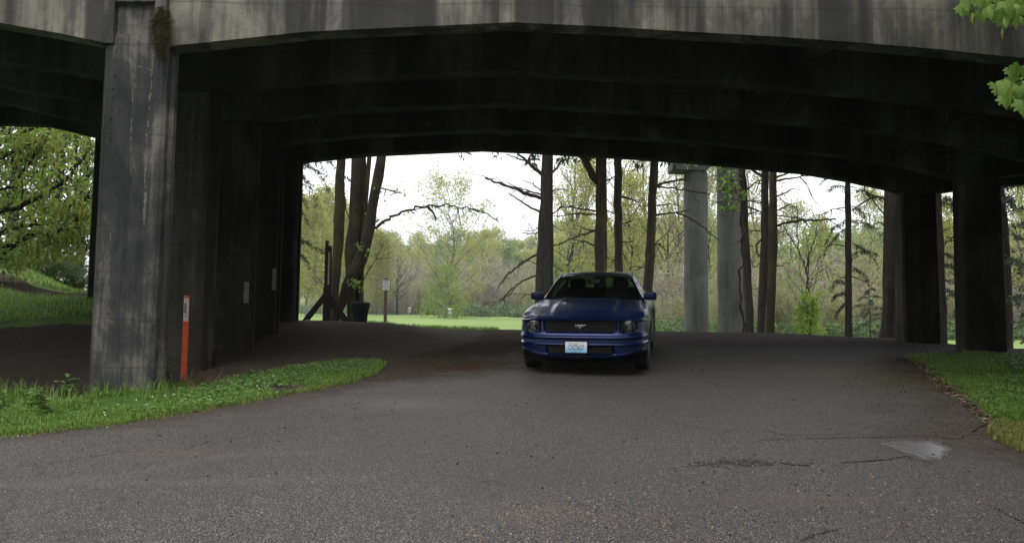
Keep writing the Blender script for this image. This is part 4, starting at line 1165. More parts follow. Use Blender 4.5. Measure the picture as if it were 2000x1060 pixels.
def grow(hh, r, c0, nprim, elev, lenf, seed, nsec=5, curve=.35, sub=3, top=.98, wander=.02, sides=5):
    """a broadleaf skeleton: returns wood MB and leaf anchor points (metres, base at the origin)"""
    rg = random.Random(seed); m = MB(); anch = []
    tp = wig((0, 0, -.3), (rg.uniform(-.03, .03)*hh, rg.uniform(-.03, .03)*hh, hh), 10, wander, rg)
    tr = r*(1-np.linspace(0, 1, 10))**.8+r*.06
    tr[0] *= 1.25
    m.tube(tp, tr, max(6, sides+2), cap=False, jit=.05)
    ti = np.linspace(0, 1, 10)
    for i in range(nprim):
        t = c0+(top-c0)*(i+rg.random()*.6)/nprim
        b = np.array([np.interp(t, ti, tp[:, k]) for k in range(3)])
        az = i*2.39996+rg.uniform(-.5, .5)
        tt_ = (t-c0)/(1-c0)
        L = hh*lenf*(.35+.9*math.sin(math.pi*min(1, .18+tt_*.80)))*rg.uniform(.75, 1.2)
        el = elev+(1.35-elev)*tt_**2*.7+rg.uniform(-.15, .15)
        d = np.array([math.cos(az)*math.cos(el), math.sin(az)*math.cos(el), math.sin(el)])
        pts = [b]; seg = 6
        for k in range(seg):
            d = d+np.array([rg.gauss(0, .10), rg.gauss(0, .10), curve/seg+rg.gauss(0, .06)]); d /= np.linalg.norm(d)
            pts.append(pts[-1]+d*L/seg)
        pts = np.array(pts)
        r0 = max(.012*hh/20, np.interp(t, ti, tr)*.55)
        m.tube(pts, r0*(1-np.linspace(0, 1, seg+1)*.85), sides, cap=False)
        for q in range(nsec):
            s = .25+.75*(q+rg.random())/nsec
            p0 = np.array([np.interp(s*seg, range(seg+1), pts[:, k]) for k in range(3)])
            dd = pts[min(seg, int(s*seg)+1)]-pts[int(min(seg-1, s*seg))]; dd = dd/np.linalg.norm(dd)
            e = np.array([rg.gauss(0, 1), rg.gauss(0, 1), rg.gauss(.2, .7)]); e = dd*.8+e/np.linalg.norm(e)*.9; e /= np.linalg.norm(e)
            L2 = L*.42*(1.15-.6*s)*rg.uniform(.6, 1.3)
            sp = wig(p0, p0+e*L2+np.array([0, 0, curve*L2*.3]), 4, .06, rg)
            m.tube(sp, r0*.38*(1-np.linspace(0, 1, 4)*.8), 3, cap=False)
            for w_ in range(sub):
                u = rg.uniform(.3, 1.0); a = sp[0]+(sp[-1]-sp[0])*u
                f = np.array([rg.gauss(0, 1), rg.gauss(0, 1), rg.gauss(.3, .8)]); f /= np.linalg.norm(f)
                anch.append((a, a+f*L2*.35))
    return m, anch
def leaves_on(anch, per, size, jit, mat_m, hang=0.0, rng=NR, aspect=.6):
    a = np.array([x[0] for x in anch]); b = np.array([x[1] for x in anch])
    u = rng.random((len(a), per, 1))
    c = a[:, None]+(b-a)[:, None]*u+rng.normal(size=(len(a), per, 3))*jit
    leaf_quads(mat_m, c.reshape(-1, 3), size, aspect, hang, rng)
def twigs_on(m, anch, w):
    a = np.array([x[0] for x in anch]); b = np.array([x[1] for x in anch]); ribbons(m, a, b, w)

def bough(m_wood, m_leaf, base, tip, droop=.25, n=26, needle=.035, width=.6, rg=rnd, dens=1.0, r=.02):
    """a hemlock-like bough: drooping stem with two-sided hanging sprays"""
    base, tip = np.asarray(base, float), np.asarray(tip, float)
    L = np.linalg.norm(tip-base); pts = wig(base, tip, 8, .02, rg, -droop*.5)
    pts[:, 2] -= droop*L*np.linspace(0, 1, 8)**2
    m_wood.tube(pts, r*(1-np.linspace(0, 1, 8)*.85), 5, cap=False)
    d = unit(tip-base); side = unit(np.cross(d, [0, 0, 1.0]))
    cs, ca, cb = [], [], []
    for i in range(n):
        u = .12+.88*(i+rg.random())/n
        p = np.array([np.interp(u*7, range(8), pts[:, k]) for k in range(3)])
        for sg_ in (-1, 1):
            l2 = L*width*.5*(1.1-u*.75)*rg.uniform(.5, 1.1)
            e = p+(side*sg_*rg.uniform(.5, 1)+d*rg.uniform(.3, .9))*l2*.7+np.array([0, 0, -droop*l2*1.5*rg.uniform(.3, 1.2)])
            ca.append(p); cb.append(e)
            k = max(4, int(l2/needle*1.4*dens))
            for q in range(k):
                w = rg.random()
                cs.append(p+(e-p)*w+np.array([rg.gauss(0, .014), rg.gauss(0, .014), rg.gauss(-.012, .016)]))
    ribbons(m_wood, np.array(ca), np.array(cb), .006+L*.001)
    leaf_quads(m_leaf, np.array(cs), needle*1.5, .34, .25)
    return pts

def mesh_obj(m, name, mat, parent, smooth=False): return m.build(name, mat, parent, smooth=smooth)
def tree_thing(name, label, cat, loc, wood, crown, bark, leaf, group=None, rz=0, sc=1.0, smooth=True):
    o = empty(name, loc, (0, 0, rz)); o.scale = (sc, sc, sc); tag(o, label, cat, group)
    wood.build('trunk', bark, o, smooth=smooth)
    if crown is not None and crown.n: crown.build('crown', leaf, o)
    return o

# ------------------------------------------------------------------ trunks that stand just beyond the crest
def trunk_px(pxs, Y, ext_top=None, n=10, jit=.04, flare=1.25, leany=0.0):
    """pxs: [(px, py, width px)] from the ground upwards; returns points and radii in metres"""
    pts = [P(a, b, Y+leany*(640-b)/300) for a, b, w in pxs]; rad = [w/2/FPX*Y for a, b, w in pxs]
    g = np.array([pts[0][0], pts[0][1], h(pts[0][0], pts[0][1])-.25])
    if g[2] < pts[0][2]-.05: pts = [g]+pts; rad = [rad[0]*flare]+rad
    if ext_top:
        d = pts[-1]-pts[-2]; d = d/np.linalg.norm(d)
        L = (ext_top-pts[-1][2])
        if L > 0:
            for u in (.33, .66, 1.0): pts.append(pts[-1]+np.array([d[0]*L*.33*.5, d[1]*L*.33*.5, L/3])); rad.append(rad[-1]*.72)
    pts, rad = np.array(pts), np.array(rad)
    k = max(14, int(np.linalg.norm(pts[-1]-pts[0])/.45))
    d = np.r_[0, np.cumsum(np.linalg.norm(np.diff(pts, axis=0), axis=1))]; s = np.linspace(0, d[-1], k)
    q = np.stack([np.interp(s, d, pts[:, i]) for i in range(3)], -1); rr = np.interp(s, d, rad)
    q[1:-1, :2] += NR.normal(size=(k-2, 2))*rr[1:-1, None]*.06
    return q, rr*(1+NR.normal(size=k)*.025)
def branch_px(m, pxs, Y, w0, w1, dy=0.0, twigs=3, tw=None, tl=.5):
    pts = np.array([P(a, b, Y+dy*i) for i, (a, b) in enumerate(pxs)])
    n = max(7, 4*len(pts)); d = np.r_[0, np.cumsum(np.linalg.norm(np.diff(pts, axis=0), axis=1))]; s = np.linspace(0, d[-1], n)
    q = np.stack([np.interp(s, d, pts[:, i]) for i in range(3)], -1)
    q[1:-1] += NR.normal(size=(n-2, 3))*d[-1]*.008
    m.tube(q, np.linspace(w0, w1, n)/2/FPX*Y, 6, cap=False, jit=.08)
    if tw is not None and twigs:
        A, B = [], []
        for k in range(twigs):
            i = rnd.randrange(n//4, n); a = q[i]; dd = unit(q[min(n-1, i+1)]-q[max(0, i-1)])
            e = np.array([rnd.gauss(0, .6), rnd.gauss(0, .5), rnd.gauss(-.15, .6)])
            A.append(a); B.append(a+(dd*.7+e)*tl*rnd.uniform(.3, 1))
        ribbons(tw, np.array(A), np.array(B), 2.2/FPX*Y)
    return q
def random_dead(m, q, rr, n, Lr, zlo, zhi, tw, rg=rnd):
    for k in range(n):
        z = rg.uniform(zlo, zhi); i = int(np.argmin(abs(q[:, 2]-z)))
        az = rg.uniform(0, 2*np.pi); L = rg.uniform(*Lr)
        d = np.array([math.cos(az), math.sin(az)*.8, rg.uniform(-.25, .45)])
        pts = wig(q[i], q[i]+d*L, 6, .05, rg, rg.uniform(-.05, .12))
        m.tube(pts, np.linspace(.022, .006, 6), 5, cap=False)
        A, B = [], []
        for w_ in range(4):
            j = rg.randrange(2, 6); e = unit(d+np.array([rg.gauss(0, .7), rg.gauss(0, .7), rg.gauss(0, .5)])); A.append(pts[j]); B.append(pts[j]+e*L*.3)
        ribbons(tw, np.array(A), np.array(B), .012)
def conifer_top(q, z0, n, L0, seed, needle=.24):
    """boughs of the high crown (above the bridge in this view)"""
    rg = random.Random(seed); mw, ml = MB(), MB()
    for k in range(n):
        u = (k+rg.random())/n; z = z0+(q[-1, 2]-z0)*u; i = int(np.argmin(abs(q[:, 2]-z))); az = k*2.4+rg.uniform(-.4, .4)
        L = L0*(1.05-u*.85)*rg.uniform(.7, 1.15)
        bough(mw, ml, q[i], q[i]+np.array([math.cos(az)*L, math.sin(az)*L, -.05*L]), .22, 12, needle, .85, rg, 1.0, .03)
    return mw, ml
def standing(name, label, cat, pxs, Y, bark, top=17, branches=(), nrand=6, rz=(2.5, 9), Lr=(.5, 1.8), crownn=14, crown0=9.5, leaf=None, extra=None, group=None, seed=1, twig_mat=None):
    q, rr = trunk_px(pxs, Y, top+7)
    o = empty(name, (q[0, 0], q[0, 1], h(q[0, 0], q[0, 1]))); tag(o, label, cat, group)
    base = np.array(o.location)
    def rel(m): m.v = [v-base for v in m.v]; return m
    m = MB(); m.tube(q, rr, 12, cap=False, jit=.05); rel(m).build('trunk', bark, o, smooth=True)
    tw = MB()
    for br in branches:
        m = MB(); branch_px(m, br[0], Y, br[1], br[2], br[3] if len(br) > 3 else 0.0, br[4] if len(br) > 4 else 4, tw)
        rel(m).build('branch', twig_mat or TWIG, o, smooth=True)
    m = MB()
    random_dead(m, q, rr, nrand, Lr, rz[0], rz[1], tw)
    if m.n: tag(rel(m).build('dead_twigs', twig_mat or TWIG, o, smooth=True), kind='stuff')
    if tw.n: tag(rel(tw).build('twigs', TWIG, o), kind='stuff')
    if crownn:
        mw, ml = conifer_top(q, max(crown0, 1.62+.235*Y+.4) if Y > 23 else crown0, crownn*5, 3.9, seed)
        rel(ml).build('crown', LCON, o)
        rel(mw).build('crown_limbs', TWIG, o)
    return o, q, rr
# ------------------------------------------------------------------ near trees beyond the bridge, left to right
ti0 = rnd.getstate()
standing('conifer_tree', 'slim mossy trunk standing behind the timber notice frame', 'tree',
    [(648,612,22),(652,560,21),(660,480,20),(663,420,21),(664,360,19),(667,310,18)], 27, BARKM, 15,
    [([(668,330),(672,380),(676,410),(683,428)],5,2,0,3)], 5, (2.5, 6), (.4, 1.0), 12, seed=3)
LBANK = leafmat('bank_maple_leaves', [(.13, .20, .035), (.19, .27, .045), (.26, .33, .07)], .45)
# multi-stemmed mossy maple
Ym = 24.5
o = empty('mossy_maple', gp_at(690, Ym)); tag(o, 'many stemmed mossy maple with a leaning limb and a long arched branch', 'tree')
base = np.array(o.location)
def rel_to(m, b): m.v = [v-b for v in m.v]; return m
m = MB()
for pxs, dy in (([(686,625,17),(686,570,18),(685,545,23),(687,500,28),(690,450,25),(693,420,22),(695,360,21),(696,315,20)], 0), ([(691,620,13),(693,560,18),(699,520,24),(705,470,22),(708,400,20),(706,315,19)], .25),
            ([(655,620,17),(668,587,18),(678,556,21),(695,529,26),(709,498,25),(718,462,23),(723,440,22),(726,410,22),(733,370,20),(738,345,20),(744,318,19)], -.35), ([(707,470,10),(713,410,9),(717,360,9),(721,312,9)], .1)):
    q, rr = trunk_px(pxs, Ym+dy, 13); m.tube(q, rr, 12, cap=False, jit=.06)
rel_to(m, base).build('trunk', BARKM, o, smooth=True)
m, tw, lf = MB(), MB(), MB()
q1 = branch_px(m, [(722,452),(740,436),(765,422),(800,408),(836,403),(880,401),(908,406),(940,413)], Ym-.3, 6.5, 2, 0, 12, tw, .5)
q2 = branch_px(m, [(835,403),(846,415),(852,430)], Ym-.3, 6, 3, 0, 3, tw, .3)
q3 = branch_px(m, [(915,407),(950,416),(975,434)], Ym-.3, 3.5, 2, 0, 4, tw, .4)
q4 = branch_px(m, [(735,365),(755,370),(785,378)], Ym-.3, 4, 2, 0, 6, tw, .6)
q5 = branch_px(m, [(722,455),(728,440),(742,428)], Ym, 3, 2, 0, 5, tw, .5)
q6 = branch_px(m, [(700,560),(725,520),(745,485)], Ym, 2.5, 1.2, 0, 4, tw, .4)
rel_to(m, base).build('branches', TWIG, o, smooth=True)
cen = []
for qq, nn, jt in ((q1, 45, .10), (q3, 14, .15), (q4, 40, .28), (q5, 30, .25)):
    for k in range(nn): cen.append(qq[rnd.randrange(len(qq)//3, len(qq))]+NR.normal(size=3)*jt*[1, 1, .7]-[0, 0, .03])
for px, py in ((692,556),(697,548),(686,552),(704,562),(722,492),(700,480)):
    for k in range(16): cen.append(P(px, py, Ym-.75)+NR.normal(size=3)*.06)
leaf_quads(lf, cen, .085, .7, .5); rel_to(lf, base).build('crown', LMAPLE, o)
tag(rel_to(tw, base).build('twigs', TWIG, o), kind='stuff')
# hemlock whose boughs reach out beside the rear column
Yh = 23.5
o = empty('hemlock_tree', gp_at(548, Yh)); tag(o, 'dark hemlock reaching drooping boughs past the rear left column', 'tree'); base = np.array(o.location)
q, rr = trunk_px([(548,600,22),(550,480,21),(552,330,19)], Yh, 16)
m = MB(); m.tube(q, rr, 10, cap=False, jit=.05); rel_to(m, base).build('trunk', BARK, o, smooth=True)
mw, ml = MB(), MB()
for a, b, w, dp in (((552,300),(642,345),.75,.22), ((552,318),(618,372),.8,.25), ((552,350),(600,385),.7,.25), ((552,395),(602,418),.7,.3), ((552,400),(588,450),.7,.3), ((552,470),(632,478),.55,.15), ((552,480),(606,502),.75,.3), ((552,250),(640,318),.7,.2)):
    bough(mw, ml, P(*a, Yh), P(*b, Yh-.5), dp, 24, .055, w, rnd, 1.1, .02)
for k in range(14):
    z = rnd.uniform(6, 14); i = int(np.argmin(abs(q[:, 2]-z))); az = rnd.uniform(0, 6.28); L = rnd.uniform(1.5, 3)
    bough(mw, ml, q[i], q[i]+np.array([math.cos(az)*L, math.sin(az)*L, -.2]), .25, 12, .10, .7, rnd, .8, .025)
rel_to(ml, base).build('crown', LCON, o); tag(rel_to(mw, base).build('bough_stems', TWIG, o), kind='stuff')

TL = 'tree'
standing('conifer_tree', 'straight grey trunk with drooping bare limbs left of the car roof', TL,
    [(1058,600,27),(1059,540,25),(1062,470,23),(1065,390,21),(1068,300,19)], 30, BARK, 18,
    [([(1061,342),(1040,325),(1022,308),(1010,300)],9,4,-.05,4), ([(1045,325),(1020,312),(988,301)],5,2,-.05,3), ([(1060,386),(1035,381),(1012,370),(985,362),(947,348)],9,3,-.1,8), ([(1058,380),(1030,372),(1010,366),(990,357)],4,1.5,-.05,5),
     ([(1060,416),(1035,405),(1012,390),(993,377)],5,2,-.1,4), ([(1057,372),(1048,365),(1038,358)],3,1.5), ([(1072,343),(1088,328),(1097,313)],6,4,0,2), ([(1073,376),(1088,370)],3,1.5), ([(1056,455),(1035,456),(1020,455)],3,1.5),
     ([(1050,496),(1025,510),(1000,528),(985,543),(978,556)],5,2.5,-.2,7), ([(1048,538),(1020,548),(995,568),(975,590)],4,2,-.2,6), ([(1050,573),(1020,575),(1000,572)],2,1)], 3, (4, 8), (.5, 1.2), 16, seed=5)
standing('conifer_tree', 'thinner trunk close behind the straight grey trunk with bare limbs', TL,
    [(1072,600,15),(1073,540,15),(1074,470,14),(1074,300,12)], 32, BARK, 17, [([(1076,420),(1088,412),(1096,402)],3,1.5)], 3, (3, 8), (.4, .9), 12, seed=6)
standing('mossy_tree', 'orange mossed trunk with a forked upper limb behind the car roof', TL,
    [(1172,560,24),(1172,480,22),(1174,420,22),(1174,345,21),(1174,300,20)], 33, BARKR, 16,
    [([(1168,358),(1157,342),(1146,322),(1134,300),(1128,280)],16,13,0,0), ([(1165,412),(1140,409),(1112,404),(1094,407),(1084,414)],4,1.5,-.05,6), ([(1164,419),(1130,417),(1092,422)],4,1.5,-.05,5), ([(1163,452),(1140,446),(1136,444)],3.5,1.5,0,3), ([(1162,450),(1130,461),(1100,473),(1081,480)],4,2,-.05,6), ([(1160,480),(1145,472),(1128,470)],4,2,0,4), ([(1182,412),(1200,415)],3,1.5), ([(1160,300),(1150,310),(1165,320)],3,2)], 7, (3, 8), (.4, 1.1), 14, seed=7)
standing('conifer_tree', 'thin dark stem hidden behind the orange mossed trunk', TL, [(1180,560,9),(1181,500,9),(1181,300,8)], 38, BARK, 15, [], 4, (3, 7), (.3, .8), 8, seed=8)
standing('conifer_tree', 'dark slightly kinked trunk between the forked trunk and the leaning trunk', TL,
    [(1209,560,16),(1208,500,16),(1207,450,16),(1206,380,16),(1208,345,16),(1206,300,15)], 36, BARK, 17,
    [([(1213,384),(1230,388),(1248,396)],5,2,0,4), ([(1200,345),(1190,352),(1184,352)],3,1.5), ([(1214,437),(1228,434)],3,1.5), ([(1212,472),(1232,473)],3,1.5), ([(1214,507),(1196,508),(1184,502)],3,1.5)], 7, (3, 8), (.4, 1.0), 14, seed=9)
standing('conifer_tree', 'leaning trunk with long bare limbs left of the round piers', TL,
    [(1264,620,20),(1267,545,19),(1271,470,18),(1274,400,17),(1279,300,16)], 34, BARKR, 17,
    [([(1283,362),(1300,356),(1322,353),(1342,349)],6,3,0,5), ([(1283,365),(1310,367),(1345,372),(1385,380)],4,2,-.1,4), ([(1283,402),(1305,399)],4,2,0,3), ([(1281,420),(1310,416),(1340,412)],5,2,0,5), ([(1320,414),(1350,428),(1380,448),(1405,471)],4,2,-.15,3), ([(1270,480),(1290,476)],3,1.5), ([(1262,520),(1240,528)],3,1.5)], 6, (3, 8), (.4, 1.0), 14, seed=10)
standing('conifer_tree', 'dark leaning trunk in front of the stout round pier', TL,
    [(1464,648,18),(1462,600,17),(1459,520,15),(1455,440,14),(1450,330,13)], 27, BARK, 15,
    [([(1457,374),(1468,362),(1480,352),(1488,353)],4,2,0,3), ([(1457,395),(1470,391),(1490,395)],3,1.5,0,2), ([(1459,404),(1475,409),(1495,418)],4,2,0,3), ([(1460,418),(1475,414)],3.5,2)], 4, (3, 6), (.3, .8), 10, seed=11)
o, q, rr = standing('conifer_tree', 'left dark trunk of the close pair right of the round piers', TL,
    [(1485,650,15),(1488,600,16),(1492,520,16),(1494,440,15),(1495,330,14)], 26, BARK, 15,
    [([(1489,345),(1472,334),(1462,326)],6,5,0,2), ([(1490,398),(1470,394),(1460,392)],3,1.5,0,2), ([(1490,452),(1476,450),(1462,450)],3,1.5,0,2), ([(1486,468),(1477,478),(1479,494),(1487,503)],4,3,0,1)], 4, (2.5, 6), (.4, .9), 12, seed=12)
standing('mossy_tree', 'right mossy trunk of the close pair with a long level limb', TL,
    [(1503,652,17),(1505,600,17),(1508,520,17),(1511,470,20),(1509,455,18),(1509,400,16),(1510,330,15)], 25, BARKM, 14,
    [([(1516,346),(1535,340),(1560,330)],5,3,0,4), ([(1516,353),(1545,348),(1580,343)],5,2,0,6), ([(1516,384),(1535,376),(1547,368)],4,2,0,2), ([(1516,412),(1535,403),(1545,398)],3.5,2,0,2), ([(1518,441),(1535,435),(1560,430),(1600,429),(1632,428)],6,3,0,10), ([(1515,420),(1545,424),(1580,428)],3,1.5,0,6), ([(1560,345),(1572,355),(1582,372)],2.5,1.5,0,4)], 5, (2.5, 6), (.4, 1.1), 12, seed=13)
# thin pole conifer with boughs
o, q, rr = standing('hemlock_tree', 'thin straight trunk with feathery drooping boughs right of the meadow sapling', TL,
    [(1658,662,14),(1658,600,13),(1657,500,12),(1656,400,11),(1655,330,10)], 25, BARK, 14, [([(1650,405),(1625,408),(1612,418)],2.5,1.5,0,5), ([(1662,365),(1690,372),(1712,390)],2,1,0,4)], 4, (2.5, 5.5), (.4, .9), 10, seed=14)
base = np.array(o.location); mw, ml = MB(), MB()
for a, b, w, dp in (((1658,372),(1745,395),.5,.12), ((1658,378),(1615,352),.4,.2), ((1657,428),(1612,462),.8,.25), ((1657,430),(1725,452),.7,.2), ((1657,445),(1605,490),.7,.25), ((1658,505),(1715,478),.6,.3), ((1658,520),(1700,545),.7,.2),
        ((1656,560),(1620,543),.5,.25), ((1656,575),(1625,575),.8,.35), ((1657,590),(1632,610),.8,.3), ((1658,470),(1715,505),.6,.2), ((1658,400),(1700,430),.6,.2), ((1657,345),(1600,338),.35,.25)):
    bough(mw, ml, P(*a, 25), P(*b, 25+rnd.uniform(-1, .6)), dp, 22, .05, w, rnd, .75, .012)
tag(rel_to(ml, base).build('bough_needles', LCON, o), kind='stuff'); tag(rel_to(mw, base).build('bough_stems', TWIG, o), kind='stuff')
# young dark conifer behind it
def young_conifer(px, Y, hh, L0, seed, label, nb=46, needle=.09):
    g = gp_at(px, Y); rg = random.Random(seed)
    o = empty('young_conifer', g); tag(o, label, 'tree')
    m = MB(); tp = wig((0, 0, -.2), (0, 0, hh), 8, .008, rg); m.tube(tp, np.linspace(.014*hh, .01, 8), 8, cap=False); m.build('trunk', BARK, o, smooth=True)
    mw, ml = MB(), MB()
    for k in range(nb):
        u = .05+.93*(k+rg.random()*.5)/nb; az = k*2.4+rg.uniform(-.3, .3); L = L0*(1.05-u)**.8*rg.uniform(.8, 1.15)
        b = np.array([0, 0, u*hh]); bough(mw, ml, b, b+np.array([math.cos(az)*L, math.sin(az)*L, .05*L]), .22, 12, needle, .65, rg, .9, .012)
    ml.build('crown', LCON, o); tag(mw.build('bough_stems', TWIG, o), kind='stuff')
    return o
young_conifer(1700, 42, 2.9, 1.9, 21, 'small dark bushy conifer between the thin pole trunk and the grey trunk', 22, .07)
young_conifer(1968, 30, 11.5, 2.6, 22, 'tall blue green conifer at the right edge beyond the last column', 60, .12)
standing('conifer_tree', 'grey bark trunk beside the rear right column', TL,
    [(1735,668,28),(1736,600,26),(1737,500,24),(1738,370,21)], 22, BARKL if False else BARK, 16,
    [([(1730,388),(1712,383),(1690,392),(1665,410)],5,2,0,8), ([(1728,420),(1715,405),(1700,385),(1690,372)],3,1.5,0,5), ([(1728,440),(1715,432)],3,1.5,0,2)], 4, (3, 6), (.4, .9), 14, seed=15)
o, q, rr = standing('conifer_tree', 'dark trunk showing through the gap between the two right columns', TL,
    [(1842,676,16),(1840,600,16),(1836,500,15),(1831,375,14)], 24, BARK, 15, [], 3, (2.5, 5), (.4, .8), 10, seed=16)
base = np.array(o.location); mw, ml = MB(), MB()
for a, b, w, dp in (((1834,385),(1868,392),.9,.2), ((1834,395),(1866,405),.9,.2), ((1838,495),(1868,500),.9,.2), ((1838,515),(1868,520),.9,.2), ((1840,560),(1868,575),.4,.1), ((1834,400),(1800,405),.8,.2)):
    bough(mw, ml, P(*a, 24), P(*b, 24.2), dp, 14, .06, w, rnd, 1.2, .012)
tag(rel_to(ml, base).build('bough_needles', LCON, o), kind='stuff'); tag(rel_to(mw, base).build('bough_stems', TWIG, o), kind='stuff')

# hanging spray of vine maple leaves before the stout pier: its own slender tree
Yv = 21.5
o = empty('vine_maple', gp_at(1448, Yv)); tag(o, 'slender vine maple hanging small bright leaves before the round piers', 'tree'); base = np.array(o.location)
m, tw, lf = MB(), MB(), MB()
qv = branch_px(m, [(1449,650),(1447,560),(1450,480),(1448,400),(1445,330),(1440,270)], Yv, 5, 3, 0, 0)
m.tube(np.array([[qv[0][0], qv[0][1], base[2]-.2], qv[0]]), .03, 6)
cen = []
for br in ([(1446,345),(1420,330),(1390,322),(1360,316),(1340,318)], [(1446,352),(1425,352),(1408,345)], [(1448,395),(1425,385),(1410,362)], [(1449,410),(1425,402),(1410,404)], [(1447,372),(1435,368),(1425,366)], [(1449,382),(1455,376),(1456,372)]):
    qq = branch_px(m, br, Yv, 2.0, 1.0, 0, 5, tw, .25)
    for k in range(20):
        c = qq[rnd.randrange(3, len(qq))]
        for w_ in range(3): cen.append(c+NR.normal(size=3)*[.07, .07, .06]-[0, 0, .03])
rel_to(m, base).build('trunk', TWIG, o, smooth=True); tag(rel_to(tw, base).build('twigs', TWIG, o), kind='stuff')
leaf_quads(lf, cen, .085, .8, .5); rel_to(lf, base).build('crown', LMAPLE, o)

# ------------------------------------------------------------------ bank on the left: maple with catkins, dark conifers, shrubs
Yl = 20.5
gb_ = np.array([P(-70, 500, Yl)[0], Yl, 0]); gb_[2] = h(gb_[0], Yl)
o = empty('bank_maple', gb_); tag(o, 'bigleaf maple spreading mossy limbs and yellow catkins above the grass bank', 'tree'); base = gb_.copy()
m, tw, lf, ck = MB(), MB(), MB(), MB()
q, rr = trunk_px([(-70,560,60),(-62,450,55),(-50,350,50),(-30,230,40)], Yl, 15); m.tube(q, rr, 12, cap=False, jit=.05)
cen, cat_ = [], []
for br, w0, w1 in (([(-50,420),(30,408),(90,380),(130,350),(160,312)],12,5), ([(-60,480),(40,440),(95,432),(140,402),(192,378)],11,5), ([(-60,500),(60,462),(110,452),(150,446),(195,448)],10,7), ([(80,470),(100,455),(120,440)],5,3), ([(145,398),(170,390),(195,378)],4,3),
        ([(150,400),(152,420),(146,445)],3,2), ([(-60,330),(20,300),(80,270),(120,240)],10,5), ([(-40,300),(60,250),(140,235),(190,240)],8,4), ([(-60,400),(20,360),(60,320),(80,280)],8,3), ([(0,240),(30,270),(40,300)],6,3), ([(-60,520),(0,500),(45,470)],7,3)):
    qq = branch_px(m, br, Yl, w0, w1, 0, 12, tw, .9)
    for k in range(56):
        c = qq[rnd.randrange(2, len(qq))]+NR.normal(size=3)*[.34, .5, .30]-[0, 0, .12]
        px, py = proj(c)
        for w_ in range(7): cen.append(c+NR.normal(size=3)*.09)
        if rnd.random() < .85 and px > 30: cat_.append(c-[0, 0, .05])
rel_to(m, base).build('trunk', BARKM, o, smooth=True); tag(rel_to(tw, base).build('twigs', TWIG, o), kind='stuff')
leaf_quads(lf, cen, .11, .75, .4)
for c in cat_:
    L = rnd.uniform(.16, .32)
    lf.tube(wig(c, np.array(c)-[rnd.gauss(0, .02), rnd.gauss(0, .02), L], 4, .02), [.014, .024, .020, .006], 5, 1, cap=False)
rel_to(lf, base).build('crown', [LBANK, LCATK], o)
for k, (px, Y, hh, L0, lab) in enumerate(((20, 30, 15, 3.6, 'broad dark conifer behind the yellow maple at the far left'), (95, 36, 18, 3.6, 'dark conifer in the middle of the bank wood'), (150, 33, 14, 2.4, 'slim dark conifer nearest the lone rear column'), (-60, 28, 15, 3.5, 'dark conifer half outside the left edge of the view'))):
    young_conifer(px, Y, hh, L0, 40+k, lab, 60, .15)
for k, (px, Y, hh, lab) in enumerate(((55, 27, 9, 'fresh green broadleaf tree behind the bank crest at far left'), (128, 29, 8, 'thin leafy tree right of the middle bank conifer'), (5, 25, 6, 'low leafy tree at the top of the grass bank'))):
    wd, an_ = grow(hh, .012*hh, .15, 26, .5, .30, 60+k, 5, .3, 3); cr = MB(); leaves_on(an_, 5, .17, .16, cr, .3)
    tree_thing('broadleaf_tree', lab, 'tree', gp_at(px, Y), wd, cr, BARK, LMID if k != 2 else LBRIGHT)
for k, (px, Y, w_, hh, mat_, lab) in enumerate(((12, 23.5, 1.1, .9, LMID, 'low green shrub at the left end of the bank crest'), (100, 26.5, 1.4, 1.0, LBRAM, 'dusky bramble mound on the middle of the bank crest'), (150, 27, 1.3, .9, LBRAM, 'grey green bramble mound near the rear lone column'), (58, 25.5, 1.2, 1.1, LMID, 'leafy shrub just left of the bramble mound on the bank'))):
    g = gp_at(px, Y); o = empty('shrub', g); tag(o, lab, 'shrub')
    st, cr, an_ = MB(), MB(), []
    A, B = [], []
    for q_ in range(70):
        az = rnd.uniform(0, 6.28); e = np.array([math.cos(az)*w_*rnd.random(), math.sin(az)*w_*rnd.random(), hh*rnd.uniform(.4, 1.1)]); A.append(e*.1); B.append(e)
    ribbons(st, np.array(A), np.array(B), .02); st.build('stem', TWB2, o)
    leaves_on([(a+(b-a)*.3, b) for a, b in zip(A, B)], 26, .09, .10, cr, .1); cr.build('foliage', mat_, o)
# ------------------------------------------------------------------ meadow trees and the woods behind them
def leafy(name, label, px, Y, hh, seed, bark, leaf, group=None, r=.010, c0=.2, npr=34, el=.5, lf=.22, ns=6, curve=.5, per=4, size=.24, jit=.25, sub=3, hang=.2, wander=.02, top=.98):
    wd, an_ = grow(hh, r*hh, c0, npr, el, lf, seed, ns, curve, sub, top=top, wander=wander)
    cr = MB(); leaves_on(an_, per, size, jit, cr, hang)
    return tree_thing(name, label, 'tree', gp_at(px, Y), wd, cr, bark, leaf, group)
def top_h(px, py, Y): return P(px, py, Y)[2]-gp_at(px, Y)[2]
# the tall open tree in the meadow, leafy at its foot
Yt = 122
o = leafy('cottonwood_tree', 'tall airy tree alone in the meadow with a leafy base', 866, Yt, top_h(866, 362, Yt), 101, BARKL, LYEL, r=.008, c0=.10, npr=44, lf=.34, el=.5, per=8, size=.29, jit=.45, curve=.35, top=.93)
cr = MB(); c = []
for k in range(460):
    a = rnd.uniform(0, 6.28); u = rnd.random()**1.1; zz_ = 7.5*u; rr_ = 3.7*(1-u*.45+.18*math.sin(3*a+6*u))*math.sqrt(rnd.random())
    for w_ in range(int(8-4*u)): c.append((rr_*math.cos(a)+rnd.gauss(0, .45), rr_*math.sin(a)*.8+rnd.gauss(0, .45), zz_+rnd.gauss(.3, .45)))
leaf_quads(cr, c, .38, .6, .1); cr.build('base_foliage', LBANK, o)
